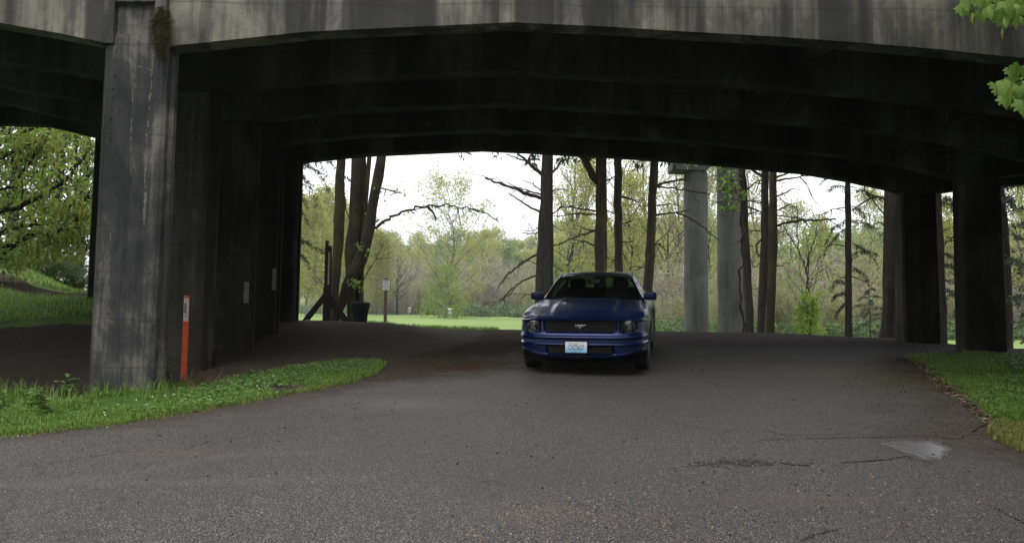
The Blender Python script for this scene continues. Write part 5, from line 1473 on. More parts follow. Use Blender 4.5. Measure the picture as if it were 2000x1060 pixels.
# saplings at the right, close to the crest
leafy('young_tree', 'bright lime sapling on the grass right of the mossy trunk pair', 1578, 40, top_h(1578, 455, 40), 103, BARK, LBRIGHT, r=.010, c0=.10, npr=24, lf=.30, el=.75, per=2, size=.13, jit=.08, ns=5)
cr = MB(); c = []
for k in range(300):
    a = rnd.uniform(0, 6.28); u = rnd.random(); rr_ = .85*(1-u*.55)*math.sqrt(rnd.random())
    for w_ in range(8): c.append((rr_*math.cos(a)+rnd.gauss(0, .08), rr_*math.sin(a)+rnd.gauss(0, .08), .1+2.2*u+rnd.gauss(0, .08)))
leaf_quads(cr, c, .13, .6, .1); g = gp_at(1580, 39.5); o = empty('bush', g); tag(o, 'bushy lime green shrub round the foot of the bright sapling', 'shrub'); cr.build('foliage', LBRIGHT, o)
st = MB(); ribbons(st, np.zeros((40, 3)), np.array(c)[::60][:40], .02); st.build('stem', TWIG, o)
# a leaning bare tree arching in front of the thicket there
Yb_ = 46
o = empty('bare_tree', gp_at(1572, Yb_)); tag(o, 'thin bare forked tree rising above the lime sapling', 'tree'); base = np.array(o.location)
m, tw = MB(), MB()
for br, a_, b_ in (([(1578,640),(1577,560),(1572,520),(1560,490),(1545,465),(1530,440)],6,2), ([(1574,535),(1580,500),(1590,470),(1596,440),(1600,420)],4,1.5), ([(1576,560),(1595,535),(1615,520),(1632,508)],3,1.5), ([(1560,490),(1557,455),(1558,425),(1556,400)],3,1)):
    branch_px(m, br, Yb_, a_, b_, 0, 26, tw, 1.5)
rel_to(m, base).build('trunk', BARK, o, smooth=True); rel_to(tw, base).build('twigs', TWB, o)
# tall cottonwoods with thin spring leaf, right half
for k, (px, pt, Y, lab) in enumerate(((1112, 240, 92, 'pale cottonwood just right of the straight grey trunk'), (1160, 200, 98, 'pale cottonwood behind the forked mossy trunk'), (1222, 190, 84, 'tall pale cottonwood between the kinked and leaning trunks'),
        (1262, 230, 100, 'pale cottonwood behind the leaning trunk'), (1306, 240, 76, 'pale cottonwood with dark stems left of the slim round pier'), (1345, 250, 88, 'pale cottonwood behind the slim round pier'), (1392, 330, 80, 'pale cottonwood seen between the two round piers'), (1470, 300, 84, 'pale cottonwood behind the dark leaning trunk'),
        (1130, 335, 75, 'shorter leafy tree left of the forked trunk'), (1236, 350, 70, 'shorter leafy tree between the kinked and leaning trunks'))):
    leafy('cottonwood_tree', lab, px, Y, top_h(px, pt, Y), 120+k, BARKL if k % 3 else BARK, LPALE if k < 8 else LYEL, r=.009, c0=.22, npr=30, lf=.20, el=.85, per=7, size=.23, jit=.30, ns=6, curve=.55, sub=3)
for k, (px, pt, Y, lab, lm) in enumerate(((1552, 415, 78, 'pale round topped tree behind the bare forked tree', LPALE), (1600, 440, 84, 'yellow green tree left of the thin pole conifer', LYEL), (1700, 385, 74, 'pale tree rising behind the small bushy conifer', LPALE), (1745, 400, 80, 'pale tree behind the grey bark trunk', LPALE), (1858, 410, 62, 'pale tree in the gap between the right columns', LYEL), (1985, 330, 52, 'yellow green tree at the right edge behind the blue conifer', LYEL), (1940, 470, 60, 'pale low tree hidden by the last column', LPALE))):
    leafy('broadleaf_tree', lab, px, Y, top_h(px, pt, Y), 150+k, BARKL, lm, r=.009, c0=.2, npr=28, lf=.24, el=.7, per=8, size=.20, jit=.26, ns=6)
for k, (px, pt, Y, lab) in enumerate(((598, 405, 112, 'yellow green tree beside the rear left column'), (630, 388, 126, 'taller yellow green tree left of the slim mossy trunk'), (680, 420, 132, 'yellow green tree behind the mossy maple'), (735, 470, 138, 'yellow green tree right of the mossy maple'))):
    leafy('broadleaf_tree', lab, px, Y, top_h(px, pt, Y), 170+k, BARKL, LYEL, r=.009, c0=.12, npr=34, lf=.26, el=.6, per=12, size=.36, jit=.5, ns=6)
leafy('bare_tree', 'small dark stemmed tree behind the park sign', 776, 140, top_h(776, 505, 140), 180, BARK, TWB2, r=.020, c0=.3, npr=26, lf=.40, el=.35, per=2, size=.3, jit=.4, ns=7)
leafy('bare_tree', 'dark branched tree left of the slim round pier', 1306, 70, top_h(1306, 420, 70), 181, BARK, LYEL, r=.016, c0=.25, npr=22, lf=.40, el=.6, per=2, size=.2, jit=.25, ns=6)

# templates for the mass of the woods
def template_leafy(hh, seed, n_pr, per, size, lf=.26, el=.6, c0=.15, jit=.5):
    wd, an_ = grow(hh, .009*hh, c0, n_pr, el, lf, seed, 4, .45, 3, sides=3); cr = MB(); leaves_on(an_, per, size, jit, cr, .1)
    return wd, cr
def arr(m):
    V = np.vstack(m.v); F = [f for f in m.f if isinstance(f, np.ndarray) and f.ndim == 2 and f.shape[1] == 4]
    return V, np.vstack(F)
TT = [template_leafy(18, 200+i, 28, 11, .46) for i in range(5)]
TA = [(arr(a), arr(b)) for a, b in TT]
def put(m, VF, loc, rz, s):
    V, F = VF; c_, s_ = math.cos(rz), math.sin(rz)
    W = V@np.array([[c_, s_, 0], [-s_, c_, 0], [0, 0, 1]])*np.asarray(s)+np.asarray(loc); m.quads(W, F)
wood_w, wood_l = MB(), [MB(), MB(), MB()]
rg = random.Random(77)
def wrow(px0, px1, step, Y0, Y1, pt_fn, hv=.12):
    px = px0
    while px < px1:
        Y = rg.uniform(Y0, Y1); g = gp_at(px, Y); hh = (P(px, pt_fn(px), Y)[2]-g[2])*rg.uniform(1-hv, 1+hv*.6)
        k = rg.randrange(5); s = hh/18; sx_ = s*rg.uniform(.9, 1.25); rz = rg.uniform(0, 6.28)
        put(wood_w, TA[k][0], g, rz, (sx_, sx_, s)); put(wood_l[rg.choice((0, 0, 1, 2))], TA[k][1], g, rz, (sx_, sx_, s))
        px += step*rg.uniform(.7, 1.3)
topline = lambda x: float(np.interp(x, [560, 640, 700, 760, 830, 930, 1000, 1050, 1100, 1300, 1460, 1560, 1650, 1760, 1900, 2100], [412, 428, 468, 476, 478, 468, 472, 466, 450, 428, 446, 476, 456, 446, 436, 426]))
wrow(540, 1120, 19, 205, 250, topline)
wrow(540, 1120, 22, 172, 200, lambda x: topline(x)+22)
wrow(1100, 2120, 24, 120, 160, lambda x: topline(x)+10)
wrow(1090, 2150, 30, 92, 112, lambda x: topline(x)+55)
wrow(1080, 2150, 34, 76, 86, lambda x: 548, .2)
wrow(1290, 2150, 60, 54, 62, lambda x: 590, .25)
# unseen trees added behind the camera and beside the road to cut skylight
for (x, y, hh) in ((16, 1, 17), (19, 8, 17), (8, -6, 17), (11, -6, 19), (17, -9, 21), (7, -13, 19), (12, -15, 21), (4, -20, 20), (-3, -24, 21), (-10, -19, 19), (-17, -12, 20), (-20, -2, 18), (18, 16, 18), (22, 4, 20), (0, -34, 23), (-26, -24, 22), (14, -24, 22), (-19, 6, 15)):
    k = rg.randrange(5); s = hh/18; rz = rg.uniform(0, 6.28); g = (x, y, h(x, y))
    for q in range(2 if x > 9 else 1):
        put(wood_w, TA[(k+q) % 5][0], g, rz+q*2, (s*1.25, s*1.25, s)); put(wood_l[rg.choice((0, 0, 1, 2))], TA[(k+q) % 5][1], g, rz+q*2, (s*1.25, s*1.25, s))
for nm, mm, mt in (('woods_trunks', wood_w, BARKL), ('woods', wood_l[0], LYEL), ('woods', wood_l[1], LPALE), ('woods', wood_l[2], LMID)):
    o = mm.build(nm if nm == 'woods' else 'woods', mt); tag(o, {id(wood_w): 'pale stems within the far wood and the added unseen trees near the camera', id(wood_l[0]): 'yellow green crowns of the far wood and the added unseen trees near the camera', id(wood_l[1]): 'pale green crowns of the far wood and the added unseen trees near the camera', id(wood_l[2]): 'darker green crowns of the far wood and the added unseen trees near the camera'}[id(mm)], 'wood', kind='stuff')
# brown leafless thicket along the meadow's edge
def bare_template(hh, sp, n, seed, w):
    r_ = np.random.default_rng(seed); m = MB()
    az = r_.uniform(0, 6.28, 26); rad = r_.uniform(.1, 1, 26)*sp
    A = np.stack([np.cos(az)*rad*.3, np.sin(az)*rad*.3, np.zeros(26)-.2], -1); B = np.stack([np.cos(az)*rad, np.sin(az)*rad, hh*r_.uniform(.55, 1.0, 26)], -1)
    ribbons(m, A, B, w*1.8, r_, .15)
    k = r_.integers(0, 26, n); u = r_.uniform(.15, 1, n)[:, None]
    P0 = A[k]+(B[k]-A[k])*u; d = unit(r_.normal(size=(n, 3))+np.array([0, 0, .7])+(B[k]-A[k])*.12)
    P1 = P0+d*(hh*.20*r_.uniform(.4, 1.3, n))[:, None]
    ribbons(m, P0, P1, w, r_, .2)
    k2 = r_.integers(0, n, n); Q0 = P0[k2]+(P1[k2]-P0[k2])*r_.uniform(.3, 1, (n, 1)); Q1 = Q0+unit(r_.normal(size=(n, 3))+[0, 0, .4])*(hh*.10*r_.uniform(.4, 1.3, n))[:, None]
    ribbons(m, Q0, Q1, w*.7, r_, .2)
    return arr(m)
TBm = [bare_template(8, 3.0, 420, 300+i, .085) for i in range(4)]
TBn = [bare_template(6, 2.4, 520, 310+i, .042) for i in range(4)]
th = [MB(), MB()]
def brow(px0, px1, step, Y0, Y1, pt_fn, T, hb, bud=.25, hv=.22):
    px = px0
    while px < px1:
        Y = rg.uniform(Y0, Y1); g = gp_at(px, Y); hh = (P(px, pt_fn(px), Y)[2]-g[2])*rg.uniform(1-hv, 1+hv*.5); s = hh/hb
        put(th[1 if rg.random() < bud else 0], T[rg.randrange(4)], g, rg.uniform(0, 6.28), (s*1.15, s*1.15, s)); px += step*rg.uniform(.6, 1.4)
bl = lambda x: float(np.interp(x, [560, 680, 720, 800, 900, 1050, 1130], [585, 560, 515, 500, 505, 510, 540]))
brow(560, 1130, 12, 158, 170, bl, TBm, 8, .45)
brow(690, 1130, 14, 145, 156, lambda x: bl(x)+30, TBm, 8, .35)
br_ = lambda x: float(np.interp(x, [1080, 1250, 1400, 1520, 1700, 1900, 2100], [560, 520, 510, 500, 500, 480, 450]))
brow(1080, 2150, 18, 62, 74, br_, TBn, 6, .5)
brow(1280, 2150, 22, 50, 60, lambda x: br_(x)+45, TBn, 6, .5)
for mm, mt, lb in ((th[0], TWB, 'grey brown leafless thicket along the far meadow edge'), (th[1], TWB2, 'budding yellowish thicket among the bare thicket')):
    tag(mm.build('thicket_undergrowth', mt), lb, 'thicket', kind='stuff')
# brambles at its foot
bm_ = MB(); c = []
def mounds(px0, px1, step, Y0, Y1, hh, n, sz_):
    px = px0
    while px < px1:
        Y = rg.uniform(Y0, Y1); g = gp_at(px, Y); w_ = rg.uniform(1.2, 2.6)*hh/1.6; H_ = hh*rg.uniform(.6, 1.2)
        k = n; a = NR.uniform(0, 6.28, k); u = np.sqrt(NR.random(k)); z = H_*(1-u**2)*NR.uniform(.55, 1.05, k)
        pts = g+np.stack([np.cos(a)*u*w_, np.sin(a)*u*w_*.8, z], -1); leaf_quads(bm_, pts, sz_, .7, 0); px += step*rg.uniform(.6, 1.4)
mounds(905, 1120, 9, 134, 141, 2.2, 260, .42)
mounds(570, 900, 12, 153, 159, 1.5, 200, .42)
mounds(1270, 2100, 16, 46, 56, 1.0, 320, .18)
mounds(1080, 1300, 12, 60, 80, 1.3, 260, .22)
tag(bm_.build('brambles', LBRAM), 'green bramble bank at the foot of the thicket', 'brambles', kind='stuff')
# ------------------------------------------------------------------ grass, weeds, litter, the maple by the camera
def blades(m, base, hgt, w, lean=.35, rng=NR):
    n = len(base); a = rng.uniform(0, 6.28, n); s = np.stack([np.cos(a), np.sin(a), 0*a], -1); f = np.stack([-np.sin(a), np.cos(a), 0*a], -1)
    hgt = np.asarray(hgt)[:, None]; w = np.broadcast_to(np.asarray(w), (n,))[:, None]
    b = rng.uniform(.1, 1, n)[:, None]*lean
    up = np.array([0, 0, 1.0])
    mid = base+up*hgt*.55+f*hgt*b*.3; tip = base+up*hgt*(1-b*.35)+f*hgt*b*1.0
    v = np.stack([base-s*w, base+s*w, mid+s*w*.75, mid-s*w*.75, tip], 1).reshape(-1, 3)
    i = np.arange(n)[:, None]*5
    m.v.append(v); m.f += [i+np.array([0, 1, 2, 3])+m.n, i+np.array([3, 2, 4])+m.n]; m.m += [0, 0]; m.n += len(v)
def scatter(poly_px, n, test=None, y0=4.0):
    """random ground points inside an outline drawn on the ground"""
    G_ = np.array([G(*q, y0) for q in poly_px])[:, :2]
    lo, hi = G_.min(0), G_.max(0); out = []
    tot = 0
    while tot < n:
        p = NR.uniform(lo, hi, (n*2, 2)); ins = np.zeros(len(p), bool); j = len(G_)-1
        for i in range(len(G_)):
            c = ((G_[i, 1] > p[:, 1]) != (G_[j, 1] > p[:, 1])) & (p[:, 0] < (G_[j, 0]-G_[i, 0])*(p[:, 1]-G_[i, 1])/(G_[j, 1]-G_[i, 1]+1e-12)+G_[i, 0]); ins ^= c; j = i
        p = p[ins]
        if test is not None: p = p[test(p[:, 0], p[:, 1])]
        out.append(p); tot += len(p)
        if len(out) > 60: break
    p = np.vstack(out)[:n]
    return np.stack([p[:, 0], p[:, 1], H(p[:, 0], p[:, 1])], -1)
GRS = leafmat('grass_blades', [(.085, .175, .026), (.125, .235, .038), (.17, .285, .055), (.22, .28, .08)], .3, .5)
GRD = leafmat('dry_grass_blades', [(.14, .17, .04), (.21, .23, .06), (.27, .26, .10)], .3, .6)
CLV = leafmat('weed_leaves', [(.10, .19, .05), (.14, .26, .065), (.18, .30, .09)], .3, .45)
left_poly = [(-60,862),(0,853),(200,833),(400,801),(550,773),(680,749),(738,731),(756,712),(740,704),(690,703),(620,711),(560,720),(500,733),(470,737),(420,745),(360,748),(250,765),(170,780),(90,790),(0,775),(-60,770)]
bare = lambda x, y: fbm(x, y, 71, 2.1)+.5*fbm(x, y, 72, 6.0) > -.55
p = scatter(left_poly, 30000, bare)
clump = fbm(p[:, 0]*1.0, p[:, 1]*1.0, 51, 3.2); back = np.clip((p[:, 1]-np.interp(p[:, 0], [-7, -4, -1.5], [8.6, 9.3, 11]))/1.0, 0, 1)
m = MB(); hg = .055*(1+.5*clump)*NR.uniform(.5, 1.5, len(p))+.06*np.clip(clump-.25, 0, 1)*NR.random(len(p))
blades(m, p, np.clip(hg, .02, .3), NR.uniform(.003, .006, len(p)), .8)
tag(m.build('grass', GRS), 'fresh green verge grass at the left edge of the road', 'grass', kind='stuff')
LEa = np.array(LE)[:6, :2]
def along(poly, n, spread, clump=.6):
    d = np.r_[0, np.cumsum(np.linalg.norm(np.diff(poly, axis=0), axis=1))]
    k = int(n/14); s0 = NR.uniform(0, d[-1], k); s = np.repeat(s0, 14)+NR.normal(size=k*14)*.05; off_ = np.repeat(NR.normal(size=k)*spread, 14)+NR.normal(size=k*14)*.025
    x = np.interp(s, d, poly[:, 0]); y = np.interp(s, d, poly[:, 1])+off_
    return np.stack([x, y, H(x, y)], -1)
p = along(LEa, 5200, .075); m = MB(); blades(m, p, NR.uniform(.02, .075, len(p)), NR.uniform(.003, .005, len(p)), .9)
tag(m.build('grass', GRS), 'ragged grass fringe creeping over the left road edge', 'grass', kind='stuff')
p = along(LEa, 4200, .10); m = MB(); blades(m, p, NR.uniform(.02, .06, len(p)), NR.uniform(.003, .005, len(p)), .9)
tag(m.build('dry_grass', GRD), 'straw coloured blades along the left road edge', 'grass', kind='stuff')
p = scatter([(-60,800),(0,800),(60,800),(170,790),(250,780),(330,770),(330,758),(170,772),(90,778),(0,765),(-60,760)], 520)
m = MB(); blades(m, p, NR.uniform(.08, .27, len(p)), NR.uniform(.004, .007, len(p)), .7)
tag(m.build('tall_grass', GRS), 'taller grass tufts along the back of the left verge', 'grass', kind='stuff')
def rosettes(p, size, mat_, label, name='clover', per=7):
    m = MB(); n = len(p); k = per
    c = np.repeat(p, k, 0)+NR.normal(size=(n*k, 3))*[size*.9, size*.9, 0]+np.array([0, 0, 1])*NR.uniform(.01, .06, (n*k, 1))
    a = NR.uniform(0, 6.28, n*k); t = NR.uniform(-.5, .5, (n*k, 2)); s = size*NR.uniform(.5, 1.2, (n*k, 1))
    d = np.stack([np.cos(a), np.sin(a), t[:, 0]], -1)*s; e = np.stack([-np.sin(a), np.cos(a), t[:, 1]], -1)*s
    v = np.stack([c, c+d*.5+e*.42, c+d*1.0+e*.15, c+d*1.0-e*.15, c+d*.5-e*.42], 1).reshape(-1, 3)
    m.quads(v, np.arange(5*n*k).reshape(-1, 5)); tag(m.build(name, mat_), label, 'ground cover', kind='stuff')
GSET = 0
rosettes(scatter([(380,760),(480,738),(560,722),(640,712),(740,706),(750,716),(640,735),(520,755),(420,772)], 1700), .024, CLV, 'low leafy clover over the back of the left verge')
rosettes(scatter(left_poly, 420, lambda x, y: fbm(x, y, 73, 1.7) > .05), .042, CLV, 'broad weed leaves dotted through the left verge', 'weeds')
# white daisies
m = MB(); p = scatter([(200,828),(420,790),(560,765),(560,735),(420,765),(200,800)], 22); p[:, 2] += .07
an = np.arange(6)*np.pi/3
for q in p: m.add(np.array([q+.008*np.array([math.cos(a), math.sin(a), .3*math.sin(a)]) for a in an]), [[0, 1, 2, 3, 4, 5]])
tag(m.build('daisy_flowers', plain('daisy_white', (.75, .75, .72), .6, 0, .05)), 'tiny white daisies in the left verge grass', 'flowers', kind='stuff')
right_poly = [(1766,697),(1800,722),(1850,755),(1900,790),(1940,826),(1990,832),(2080,842),(2200,780),(2250,700),(2000,691),(1850,689)]
p = scatter(right_poly, 36000, bare); clump = fbm(p[:, 0], p[:, 1], 53, 2.6)
m = MB(); blades(m, p, np.clip(.05*(1+.6*clump)*NR.uniform(.5, 1.5, len(p))+.10*np.clip(clump-.35, 0, 1), .02, .25), NR.uniform(.003, .007, len(p)), .8)
tag(m.build('grass', GRS), 'fresh green lawn grass right of the road', 'grass', kind='stuff')
n = 14000; X = NR.uniform(3.6, 10, n); Y = NR.uniform(4, 10.5, n); ok = X > xr(Y)+.12+.1*fbm(X, Y, 81, 4.0); p = np.stack([X, Y, H(X, Y)], -1)[ok]
m = MB(); blades(m, p, NR.uniform(.03, .09, len(p)), NR.uniform(.003, .007, len(p)), .8)
tag(m.build('grass', GRS), 'short lawn grass at the near right road edge', 'grass', kind='stuff')
rosettes(scatter(right_poly, 700, lambda x, y: fbm(x, y, 74, 1.5) > .1), .042, CLV, 'broad weed leaves in the lawn right of the road', 'weeds')
p = scatter([(1925,850),(1948,826),(1985,832),(2080,842),(2130,905),(2040,902),(1990,882),(1950,862)], 9000)
m = MB(); blades(m, p, NR.uniform(.03, .09, len(p)), NR.uniform(.003, .006, len(p)), .9)
tag(m.build('dry_grass', GRD), 'yellowish dry grass tuft at the right edge of the road', 'grass', kind='stuff')
# darker tufts on the crest and bank
p = []
for px, Y0, Y1, n in ((580, 19.5, 26, 900), (640, 22, 28, 900), (700, 23.5, 28, 900), (760, 23, 28, 1200), (820, 20.5, 24, 900), (880, 19.8, 22, 700), (940, 19.6, 21, 350)):
    Y = NR.uniform(Y0, Y1, n); X = (px+NR.uniform(-36, 36, n)-1000)/FPX*Y; p.append(np.stack([X, Y, H(X, Y)], -1))
p = np.vstack(p); m = MB(); blades(m, p, NR.uniform(.04, .13, len(p)), NR.uniform(.005, .010, len(p)), .8)
tag(m.build('grass', GRS), 'grass tufts along the crest of the rise under the trees', 'grass', kind='stuff')
n = 14000; Y = NR.uniform(15.4, 30, n); X = NR.uniform(-.72, -.46, n)*Y; ok = np.abs((X+9)*.62+(Y-17.8)*.78) > .55
p = np.stack([X, Y, H(X, Y)], -1)[ok]; m = MB(); blades(m, p, NR.uniform(.05, .16, len(p)), NR.uniform(.006, .013, len(p)), .9)
tag(m.build('grass', GRS), 'grass on the sloping bank beyond the left column', 'grass', kind='stuff')

# single weeds along the column foot
def weed(px, py, hh, label, k, big=.07):
    g = G(px, py, 6.0); o = empty('leafy_weed', g); tag(o, label, 'weed'); rg = random.Random(500+k)
    st, lf = MB(), MB()
    for s_ in range(3):
        az = rg.uniform(0, 6.28); e = np.array([math.cos(az)*hh*.35, math.sin(az)*hh*.2, hh*rg.uniform(.7, 1.05)]); pts = wig((0, 0, -.02), e, 6, .04, rg); st.tube(pts, np.linspace(.005, .002, 6), 5, cap=False)
        for j in range(2, 6):
            for q in range(3):
                a = rg.uniform(0, 6.28); d = np.array([math.cos(a), math.sin(a)*.7, rg.uniform(-.35, .25)]); d /= np.linalg.norm(d); s = unit(np.cross(d, [0, 0, 1.0])); L = big*rg.uniform(.6, 1.2); c = pts[j]
                nn = np.cross(s, d)*L*.12
                lf.add([c, c+d*L*.25+s*L*.28+nn, c+d*L*.6+s*L*.30+nn, c+d*L, c+d*L*.6-s*L*.30+nn, c+d*L*.25-s*L*.28+nn, c+d*L*.5-nn], [[0, 1, 6], [1, 2, 6], [2, 3, 6], [3, 4, 6], [4, 5, 6], [5, 0, 6]])
    st.build('stem', TWIG, o, smooth=True); lf.build('foliage', CLV, o)
for k, a in enumerate(((330, 752, .36, 'tall leafy weed just left of the orange post'), (268, 762, .30, 'leafy weed at the right foot of the front column'), (300, 758, .18, 'small weed between the front column and the tall weed'), (133, 782, .30, 'thin weed standing against the dark hollow left of the front column'),
        (92, 812, .24, 'broad leaved plant low in the left verge'), (55, 800, .22, 'leafy plant near the left end of the verge'), (8, 806, .25, 'plant at the very left edge of the verge'), (490, 738, .10, 'low weed at the back of the verge right of the dead twigs'))):
    weed(*a, k, .085 if k in (1, 4) else .065)
# dead twigs heaped round the foot of the post
A, B = [], []
for k in range(260):
    g = G(rnd.gauss(385, 34), rnd.gauss(752, 5), 7.5)+[0, 0, .01]
    a = rnd.uniform(0, 6.28); L = rnd.uniform(.05, .26); A.append(g); B.append(g+np.array([math.cos(a)*L, math.sin(a)*L*.6, abs(rnd.gauss(.03, .08))+.01]))
m = MB(); ribbons(m, np.array(A), np.array(B), .011)
tag(m.build('dead_twig_litter', leafmat('dead_stalks', [(.05, .028, .018), (.10, .055, .035), (.20, .16, .11)], 0, .9)), 'heap of dead brown stalks at the foot of the orange post', 'litter', kind='stuff')
# leaf scraps, catkins and grit over the asphalt
def scraps(m, p, smin, smax, asp=(.25, .8), lift=.014):
    n = len(p); a = NR.uniform(0, 6.28, n); s = NR.uniform(smin, smax, (n, 1)); q = NR.uniform(*asp, (n, 1)); t = NR.normal(size=(n, 2))*.25
    d = np.stack([np.cos(a), np.sin(a), t[:, 0]], -1)*s; e = np.stack([-np.sin(a), np.cos(a), t[:, 1]], -1)*s*q
    c = p+np.array([0, 0, lift])+np.array([0, 0, 1])*s*.12
    v = np.stack([c-d, c+e-d*.2, c+d, c-e+d*.2], 1).reshape(-1, 3); m.quads(v, np.arange(4*n).reshape(-1, 4))
LITM = leafmat('fallen_scraps', [(.055, .03, .02), (.12, .075, .045), (.20, .14, .09), (.33, .27, .19)], 0, .9)
road_poly = [(-50,1065),(-50,880),(200,840),(500,790),(740,735),(1000,720),(1300,720),(1750,710),(1900,800),(1920,850),(2050,910),(2050,1065)]
m = MB(); scraps(m, scatter(road_poly, 4200, y0=2.5), .003, .010)
q = scatter([(850,1065),(1000,985),(1250,960),(1400,1065)], 1500, y0=2.5); scraps(m, q, .003, .009)
q = scatter([(1300,1065),(1250,930),(1500,880),(1900,930),(2050,1065)], 1700, y0=2.5); scraps(m, q, .003, .012)
q = scatter([(1690,830),(1700,790),(1640,740),(1740,700),(1800,722),(1900,790),(1940,826),(1900,870),(1780,850)], 2600); scraps(m, q, .004, .015, (.12, .6))
q = scatter([(1740,880),(1750,855),(1850,850),(1860,890),(1800,915)], 260); scraps(m, q, .004, .014)
q = along(LEa, 1300, .16); scraps(m, q, .004, .013)
tag(m.build('leaf_litter', LITM), 'brown leaf scraps and catkins scattered over the asphalt', 'litter', kind='stuff')
m = MB()
e = scatter([(1765,700),(1790,700),(1850,745),(1905,785),(1950,822),(1985,832),(1930,838),(1890,800),(1830,760)], 3600); scraps(m, e, .008, .032, (.15, .6), .022)
tag(m.build('leaf_litter', LITM), 'drift of reddish brown leaves along the lawn edge', 'litter', kind='stuff')
m = MB()
q = scatter(road_poly, 170, y0=2.5)
for c in q:
    s = rnd.uniform(.005, .014)*(1.3 if rnd.random() < .1 else 1)
    v = np.array([(1,0,0),(-1,0,0),(0,1,0),(0,-1,0),(0,0,1),(0,0,-1)])*np.array([s, s*.8, s*.6])*NR.uniform(.7, 1.3, (6, 1))+c+[0, 0, .012+s*.3]
    m.add(v, [(0,2,4),(2,1,4),(1,3,4),(3,0,4),(2,0,5),(1,2,5),(3,1,5),(0,3,5)])
for k in range(150):
    c = G(rnd.gauss(1450, 40), rnd.gauss(907, 4), 2.5); s = rnd.uniform(.006, .022)
    v = np.array([(1,0,0),(-1,0,0),(0,1,0),(0,-1,0),(0,0,1),(0,0,-1)])*np.array([s, s*.8, s*.55])*NR.uniform(.6, 1.4, (6, 1))+c+[0, 0, .010+s*.2]
    m.add(v, [(0,2,4),(2,1,4),(1,3,4),(3,0,4),(2,0,5),(1,2,5),(3,1,5),(0,3,5)])
tag(m.build('gravel', plain('grit_stone', (.03, .03, .03), .8, 0, .6, 3)), 'loose dark grit lying on the asphalt', 'gravel', kind='stuff')

# ------------------------------------------------------------------ bigleaf maple right of the camera
mx_, my_ = 6.2, 6.4
o = empty('maple_tree', (mx_, my_, h(mx_, my_))); tag(o, 'bigleaf maple hanging fresh green leaves into the upper right corner', 'tree'); base = np.array(o.location)
m = MB()
tp = np.array([(mx_, my_, base[2]-.3), (mx_+.05, my_, base[2]+1.2), (mx_-.05, my_, base[2]+3), (mx_+.1, my_-.2, base[2]+5.5), (mx_, my_, base[2]+9)])
m.tube(np.stack([np.interp(np.linspace(0, 4, 16), range(5), tp[:, i]) for i in range(3)], -1), np.linspace(.26, .06, 16), 12, cap=False, jit=.04)
Yq = 5.0
tw_px = {'a': [(2330,120),(2150,40),(2060,10),(1990,28),(1945,14),(1915,16)], 'b': [(2060,10),(2010,-6),(1960,-20)], 'c': [(1990,28),(1975,42),(1966,60)], 'd': [(2330,120),(2200,130),(2090,128),(2020,150),(1985,160),(1962,172)], 'e': [(2020,150),(1995,180),(1980,190)], 'f': [(1990,28),(2030,50),(2060,75)]}
tip_px = {}
for kx_, pxs in tw_px.items():
    pts = np.array([P(a, b, Yq+.10*math.sin(i*1.7+len(pxs))) for i, (a, b) in enumerate(pxs)])
    n = 14; s = np.linspace(0, len(pts)-1, n); q = np.stack([np.interp(s, range(len(pts)), pts[:, i]) for i in range(3)], -1)
    m.tube(q, np.linspace(.012 if kx_ in 'ad' else .005, .0025, n), 6, cap=False)
    if kx_ in 'ad': m.tube(wig((mx_, my_-.1, base[2]+3.0+.4*(kx_ == 'a')), q[0], 8, .02), np.linspace(.05, .013, 8), 7, cap=False)
rel_to(m, base).build('trunk', BARKM, o, smooth=True)
half = [(.0,.0),(.16,-.10),(.40,-.12),(.36,.04),(.60,.14),(.54,.26),(.38,.30),(.50,.50),(.44,.58),(.30,.52),(.24,.60),(.20,.74),(.10,.82),(.0,1.0)]
outl = np.array(half+[(-x, y) for x, y in half[-2:0:-1]])
lf = MB(); rg = random.Random(31)
def maple_leaf(c, L, facing, hang):
    """c: where the stalk meets the blade; the blade hangs with its tip down"""
    tipd = np.array([rg.gauss(0, .35), rg.gauss(0, .3)-.15, -hang]); tipd /= np.linalg.norm(tipd)
    nrm_ = np.array([rg.gauss(0, .5), -1.0, rg.uniform(.2, 1.0)]); nrm_ -= tipd*(nrm_@tipd); nrm_ /= np.linalg.norm(nrm_)
    sd_ = np.cross(tipd, nrm_)
    x, y = outl[:, 0], outl[:, 1]; r2_ = x**2+(y-.3)**2
    curl = rg.uniform(.25, .55); fold = rg.uniform(.1, .45)
    V = c+L*(x[:, None]*sd_*(1-.25*fold)+y[:, None]*tipd-(curl*r2_+fold*abs(x))[:, None]*nrm_*.8)
    mid = c+L*(.32*tipd)
    q2_ = c+L*(outl[:, 0][:, None]*.5*sd_+(.32+(outl[:, 1]-.32)*.5)[:, None]*tipd-(curl*.25*r2_+fold*.5*abs(x))[:, None]*nrm_*.8)
    n = len(outl)
    lf.add(np.vstack([V, q2_, [mid]]), [[i, (i+1) % n, n+(i+1) % n, n+i] for i in range(n)]+[[n+i, n+(i+1) % n, 2*n] for i in range(n)])
up_c = [(1878,22),(1884,14),(1893,8),(1900,24),(1908,10),(1914,30),(1920,6),(1926,24),(1932,12),(1938,26),(1944,4),(1948,20),(1954,30),(1957,42),(1962,12),(1966,34),(1972,46),(1976,8),(1980,26),(1985,4),(1988,40),(1992,20),(1998,8),(2000,32),(2008,20),(2012,4),(1888,2),(1928,-4),(1958,-6),(1994,-8),(1970,24),(1905,-6)]
lo_c = [(1945,172),(1955,166),(1950,178),(1974,142),(1982,136),(1990,132),(1996,140),(1984,160),(1976,170),(1968,186),(1962,196),(1978,184),(1990,178),(1996,190),(2004,160),(2006,180),(1984,198),(1998,205),(2010,200),(2014,140),(2020,170)]
